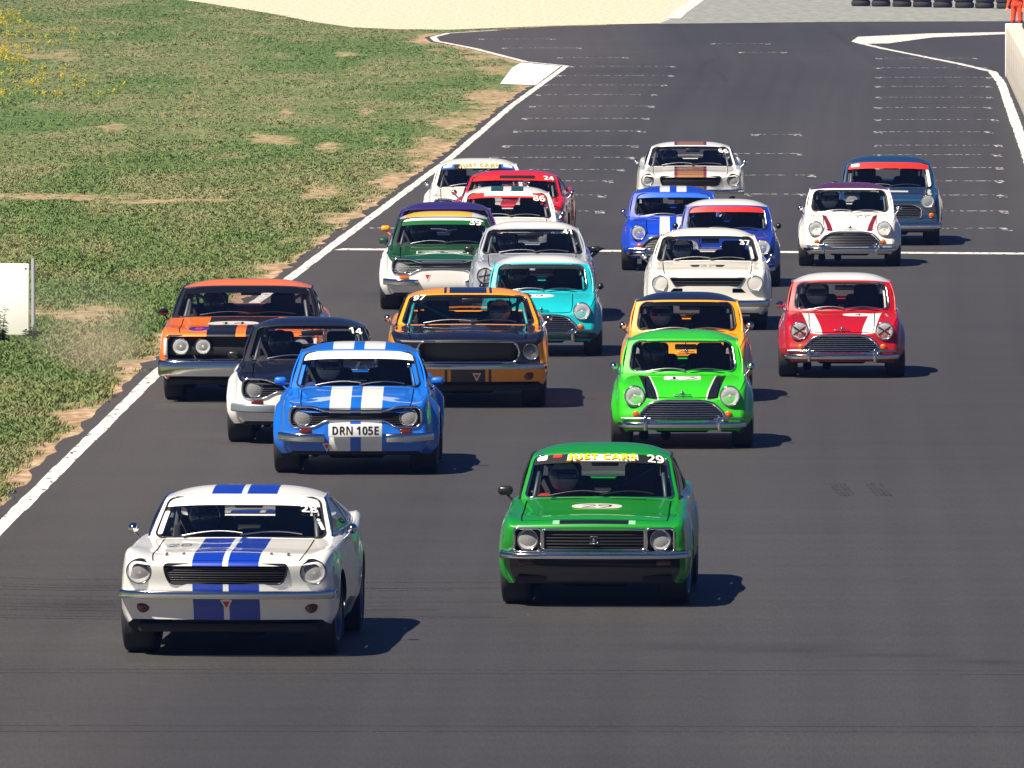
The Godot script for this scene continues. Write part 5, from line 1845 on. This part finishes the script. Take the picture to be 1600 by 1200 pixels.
	list.append({"type": "small", "at": [4.02, -148.1], "yaw": 1.2, "col": red, "roof": white, "paint": [stripe.call(white, 0.24, 0.4), ["e", 0.2, 0.6, 0.19, 0.07, white], ["t", "4", 0.2, 0.6, 0.08, 0.09, blk]], "seal": M.chrome, "mirrors": "cone", "mirror_sides": 1, "bars": M.chrome, "tape": 1, "cage": w_tube,
		"driver": {"label": "driver in pale helmet inside the red small car with white roof", "suit": suit_dark, "helmet": hel_grey},
		"label": "red small race car with white roof, white bonnet stripes and taped headlights"})
	list.append({"type": "small", "at": [0.37, -153.8], "yaw": 0.4, "col": teal, "roof": white, "paint": [["e", -0.08, 0.6, 0.24, 0.09, white], ["t", "19", -0.08, 0.6, 0.2, 0.1, blk]], "strips": [[0.78, 1.0, mat(lin(0.02, 0.022, 0.026), 0.2)]], "bars": M.chrome, "cage": paint(teal), "seal": M.chrome, "bumper": M.satin, "mirrors": "round", "mirror_m": M.satin,
		"driver": {"label": "driver in dark helmet inside the turquoise small car", "suit": suit_dark, "helmet": hel_black},
		"label": "turquoise small race car with white roof and a bonnet roundel"})
	list.append({"type": "saloon", "at": [2.6, -161.6], "yaw": 0.9, "col": Color("ebe8df"), "paint": [["q", 0.55, 0.75, 0.12, 0.2, 0.1, 0.24, blk], ["t", "37", 0, 0.66, 0.2, 0.16, blk]], "text": [["37", 0.76, 0.68, 0.1, wh]], "strips": [[0.84, 1.0, mat(lin(0.01, 0.012, 0.015), 0.2)], [0.1, 0.55, wh, 0.83, 0.88]], "mirrors": "round", "bumper": M.chrome, "bars": M.black,
		"driver": {"label": "driver in white helmet inside the cream white saloon numbered 37", "suit": suit_dark, "helmet": hel_white},
		"label": "cream white race saloon numbered 37 with a slim black grille"})
	list.append({"type": "rally", "at": [-0.96, -167.8], "yaw": 0.3, "col": Color("054a22"), "side": white, "pillar": Color("06351c"), "paint": [["r", -1, 1, -0.8, 0.0, white], ["r", -0.36, 0.36, 0.42, 0.62, white], ["r", -0.34, 0.34, 0.44, 0.6, Color("054a22")], ["t", "39", 0, 0.52, 0.56, 0.12, white], ["r", -1, 1, 1.5, 3.4, white], ["r", -0.52, 0.4, 1.66, 3.4, Color("ffc400")]],
		"decals": [[-0.2, 0.46, 0.055]], "strips": [[0.7, 0.86, mat(Color("0a5a2a"), 0.4)], [0.86, 1.0, wh]], "text": [["39", 0.7, 0.76, 0.12, wh, 0.02]], "mirrors": "box", "mirror_m": paint(Color("05401d")), "bars": mat(Color("7f868c"), 0.4, 0.7), "ind": M.amber,
		"driver": {"label": "driver in black helmet inside the green and white car numbered 39", "suit": suit_dark, "helmet": hel_black},
		"label": "dark green and white race car numbered 39 with yellow and white roof"})
	list.append({"type": "saloon", "at": [-0.95, -172.2], "yaw": 0.3, "col": Color("331a66"), "mirrors": "box", "mirror_m": paint(amber), "label": "purple race car with yellow mirrors hidden behind the green and white car"})
	list.append({"type": "saloon", "at": [0.27, -164.2], "yaw": 0.3, "col": Color("9aa1ae"), "roof": white, "side": Color("9aa1ae"), "text": [["41", 0.76, 0.84, 0.1, wh]], "mirrors": "box", "mirror_m": M.satin, "tape": 2, "ring": M.satin, "bars": M.satin,
		"driver": {"label": "driver in blue helmet inside the silver grey saloon numbered 41", "suit": suit_blue, "helmet": hel_navy},
		"label": "silver grey race saloon numbered 41 with white roof and taped headlights"})
	list.append({"type": "rally", "at": [-0.08, -178.8], "yaw": 0.5, "col": white, "paint": [["m", 0.06, 0.24, 1.4, 5, Color("1d4a34")]], "strips": [[0.74, 1.0, M.red], [0.8, 0.93, mat(Color("c9c6d2"), 0.5), -0.55, 0.62]], "text": [["86", 0.74, 0.72, 0.13, wh]], "label": "white race car with green roof stripes and a red sun strip"})
	list.append({"type": "pony", "at": [-0.03, -187.0], "yaw": 2.6, "col": Color("d8101c"), "strips": [[0.72, 1.0, M.red], [0.79, 0.95, M.trim, -0.32, 0.5]], "text": [["24", 0.8, 0.84, 0.11, wh]], "mirrors": "round", "paint": [["m", 0.12, 0.3, -0.8, 1.5, white]], "label": "red two-door race car numbered 24 behind the white car with green roof stripes"})
	list.append({"type": "rally", "at": [-0.55, -193.0], "yaw": 0.2, "col": Color("eceae4"), "strips": [[0.72, 1.0, M.trim], [0.76, 0.98, wh, -0.46, 0.54], [0.76, 0.98, mat(Color("1a5fd0"), 0.5), -0.94, -0.6], [0.82, 0.94, wh, -0.88, -0.66], [0.76, 0.98, mat(Color("1a5fd0"), 0.5), 0.6, 0.94], [0.82, 0.94, wh, 0.66, 0.88]], "text": [["JUST CARS", 0.04, 0.865, 0.09, M.ochre, 0.016, 1.05]], "mirrors": "round", "label": "white race car with a yellow sun strip at the back left of the pack"})
	list.append({"type": "pony", "at": [2.98, -203.0], "yaw": 0.8, "col": white, "paint": [["r", -0.27, 0.27, -0.8, 5, Color("7a2a34")], ["r", -0.22, 0.22, -0.8, 5, Color("9a6a3c")]], "text": [["66", 0.8, 0.72, 0.12, wh]], "mirrors": "round", "bars": M.black, "trim": M.satin,
		"driver": {"label": "driver in dark helmet inside the rearmost white car with gold stripes", "suit": suit_dark, "helmet": hel_black},
		"label": "white two-door race car with gold and maroon stripes at the back of the pack"})
	list.append({"type": "small", "at": [2.41, -181.8], "yaw": 0.8, "col": Color("0a3ec0"), "paint": [["m", 0.05, 0.2, -0.1, 3.2, white]], "strips": [[0.76, 1.0, mat(Color("2f66d8"), 0.35)]], "mirrors": "round", "bars": M.steel, "seal": M.chrome,
		"driver": {"label": "driver in black helmet inside the blue small car with white stripes", "suit": suit_dark, "helmet": hel_black},
		"label": "royal blue small race car with twin white stripes"})
	list.append({"type": "small", "at": [3.11, -175.8], "yaw": 0.8, "col": Color("0b2f8e"), "roof": white, "strips": [[0.72, 1.0, M.red]], "mirrors": "round", "mirror_m": M.satin, "seal": M.chrome, "bars": M.chrome, "label": "deep blue small race car with white roof and red sun strip"})
	list.append({"type": "small", "at": [5.1, -183.5], "yaw": 1.2, "col": Color("eae8e4"), "roof": Color("5a1f4a"), "paint": [["q", 0.01, 0.62, 0.26, 0.34, 0.36, 0.42, Color("7a0f1e")], ["t", "77", 0.2, 0.58, 0.22, 0.14, blk]], "mirrors": "round", "bars": M.steel,
		"driver": {"label": "driver in white helmet inside the white small car with plum roof", "suit": suit_dark, "helmet": hel_white},
		"label": "white small race car with plum roof and maroon bonnet stripes"})
	list.append({"type": "tall", "at": [5.97, -192.4], "yaw": 1.0, "col": Color("0c3a5e"), "strips": [[0.72, 1.0, M.red], [0.8, 0.92, wh, -0.88, -0.68], [0.05, 0.7, wh, 0.86, 0.93]], "paint": [["r", -0.3, 0.3, 0.6, 0.78, white]], "side": Color("0c3a5e"), "mirrors": "box", "mirror_m": M.satin, "bars": M.steel, "mirror_sides": 1,
		"label": "dark blue tall race saloon with red sun strip at the back right"})
	for c in list:
		var o := car(c)
		if c.has("plate"):
			var T: Dictionary = TYPES[c.type]
			var xf := Transform3D(Basis(), T.fm.call(0.0, 0.47) + Vector3(0, 0, 0.05))
			var b := Buf.new()
			rbox(b, Vector3.ZERO, Vector3(0.56, 0.135, 0.02), 0.008)
			var pl := part(o, "number_plate", mesh([b], [M.plate]), null, xf)
			lettering(pl, c.plate, 0.085, Transform3D(Basis(), Vector3(0, 0, 0.012)), M.ink, "plate_lettering", 0.003, 0.92)

func _ready() -> void:
	rng.seed = 77
	# camera: a long lens on a raised stand, looking down the straight
	var cam := Camera3D.new()
	cam.name = "camera"
	cam.fov = 3.6175
	cam.near = 1.0
	cam.far = 4000.0
	cam.position = Vector3(0, 7, 0)
	cam.rotation.x = deg_to_rad(-2.742)
	add_child(cam)
	cam.current = true
	# sky and exposure
	var we := WorldEnvironment.new()
	we.name = "environment"
	var env := Environment.new()
	env.background_mode = Environment.BG_SKY
	var sky := Sky.new()
	var sm := ProceduralSkyMaterial.new()
	sm.sky_top_color = Color(0.2, 0.36, 0.66)
	sm.sky_horizon_color = Color(0.55, 0.7, 0.94)
	sm.sky_curve = 0.12
	sm.ground_horizon_color = Color(0.45, 0.45, 0.42)
	sm.ground_bottom_color = Color(0.25, 0.25, 0.24)
	sky.sky_material = sm
	env.sky = sky
	env.background_energy_multiplier = 0.22
	env.tonemap_mode = Environment.TONE_MAPPER_LINEAR
	env.tonemap_exposure = 1.75
	env.fog_enabled = true
	env.fog_density = 0.00013
	env.fog_light_color = Color(0.46, 0.62, 1.0)
	env.volumetric_fog_enabled = true
	env.volumetric_fog_density = 0.0
	env.sdfgi_enabled = true
	env.ssao_enabled = true
	env.ssil_enabled = true
	we.environment = env
	add_child(we)
	# sun: high, from the left and a little from the camera's side
	var sun := DirectionalLight3D.new()
	sun.name = "sun"
	sun.light_energy = 1.6
	sun.light_color = Color(1.0, 0.955, 0.88)
	sun.light_angular_distance = 0.5
	sun.shadow_enabled = true
	sun.basis = Basis.looking_at(Vector3(0.53, -1.0, -0.5).normalized())
	add_child(sun)
	bold = SystemFont.new()
	bold.font_names = PackedStringArray(["Droid Sans"])
	bold.font_weight = 700
	n_big.seed = 5
	n_big.frequency = 0.18
	n_big.fractal_octaves = 3
	n_mid.seed = 6
	n_mid.frequency = 0.55
	n_mid.fractal_octaves = 3
	n_fine.seed = 7
	n_fine.frequency = 1.6
	n_fine.fractal_octaves = 3
	make_materials()
	build_ground()
	build_trackside()
	build_cars()
	build_grass()
	dust("dust_cloud", Vector3(-4.95, 0.3, -147.5), Vector3(1.0, 0.6, 3.0), 0.06, Color(0.98, 0.88, 0.78), "brown dust low over the verge beside the orange car")
	dust("dust_cloud", Vector3(-5.15, 0.42, -149.5), Vector3(1.3, 0.8, 6.0), 0.03, Color(0.98, 0.9, 0.8), "thin dust drifting over the grass behind the brown puff")
	dust("dust_cloud", Vector3(-5.4, 0.55, -152.0), Vector3(1.9, 1.1, 9.0), 0.014, Color(0.98, 0.92, 0.84), "faint wide dust haze between the board and the orange car")
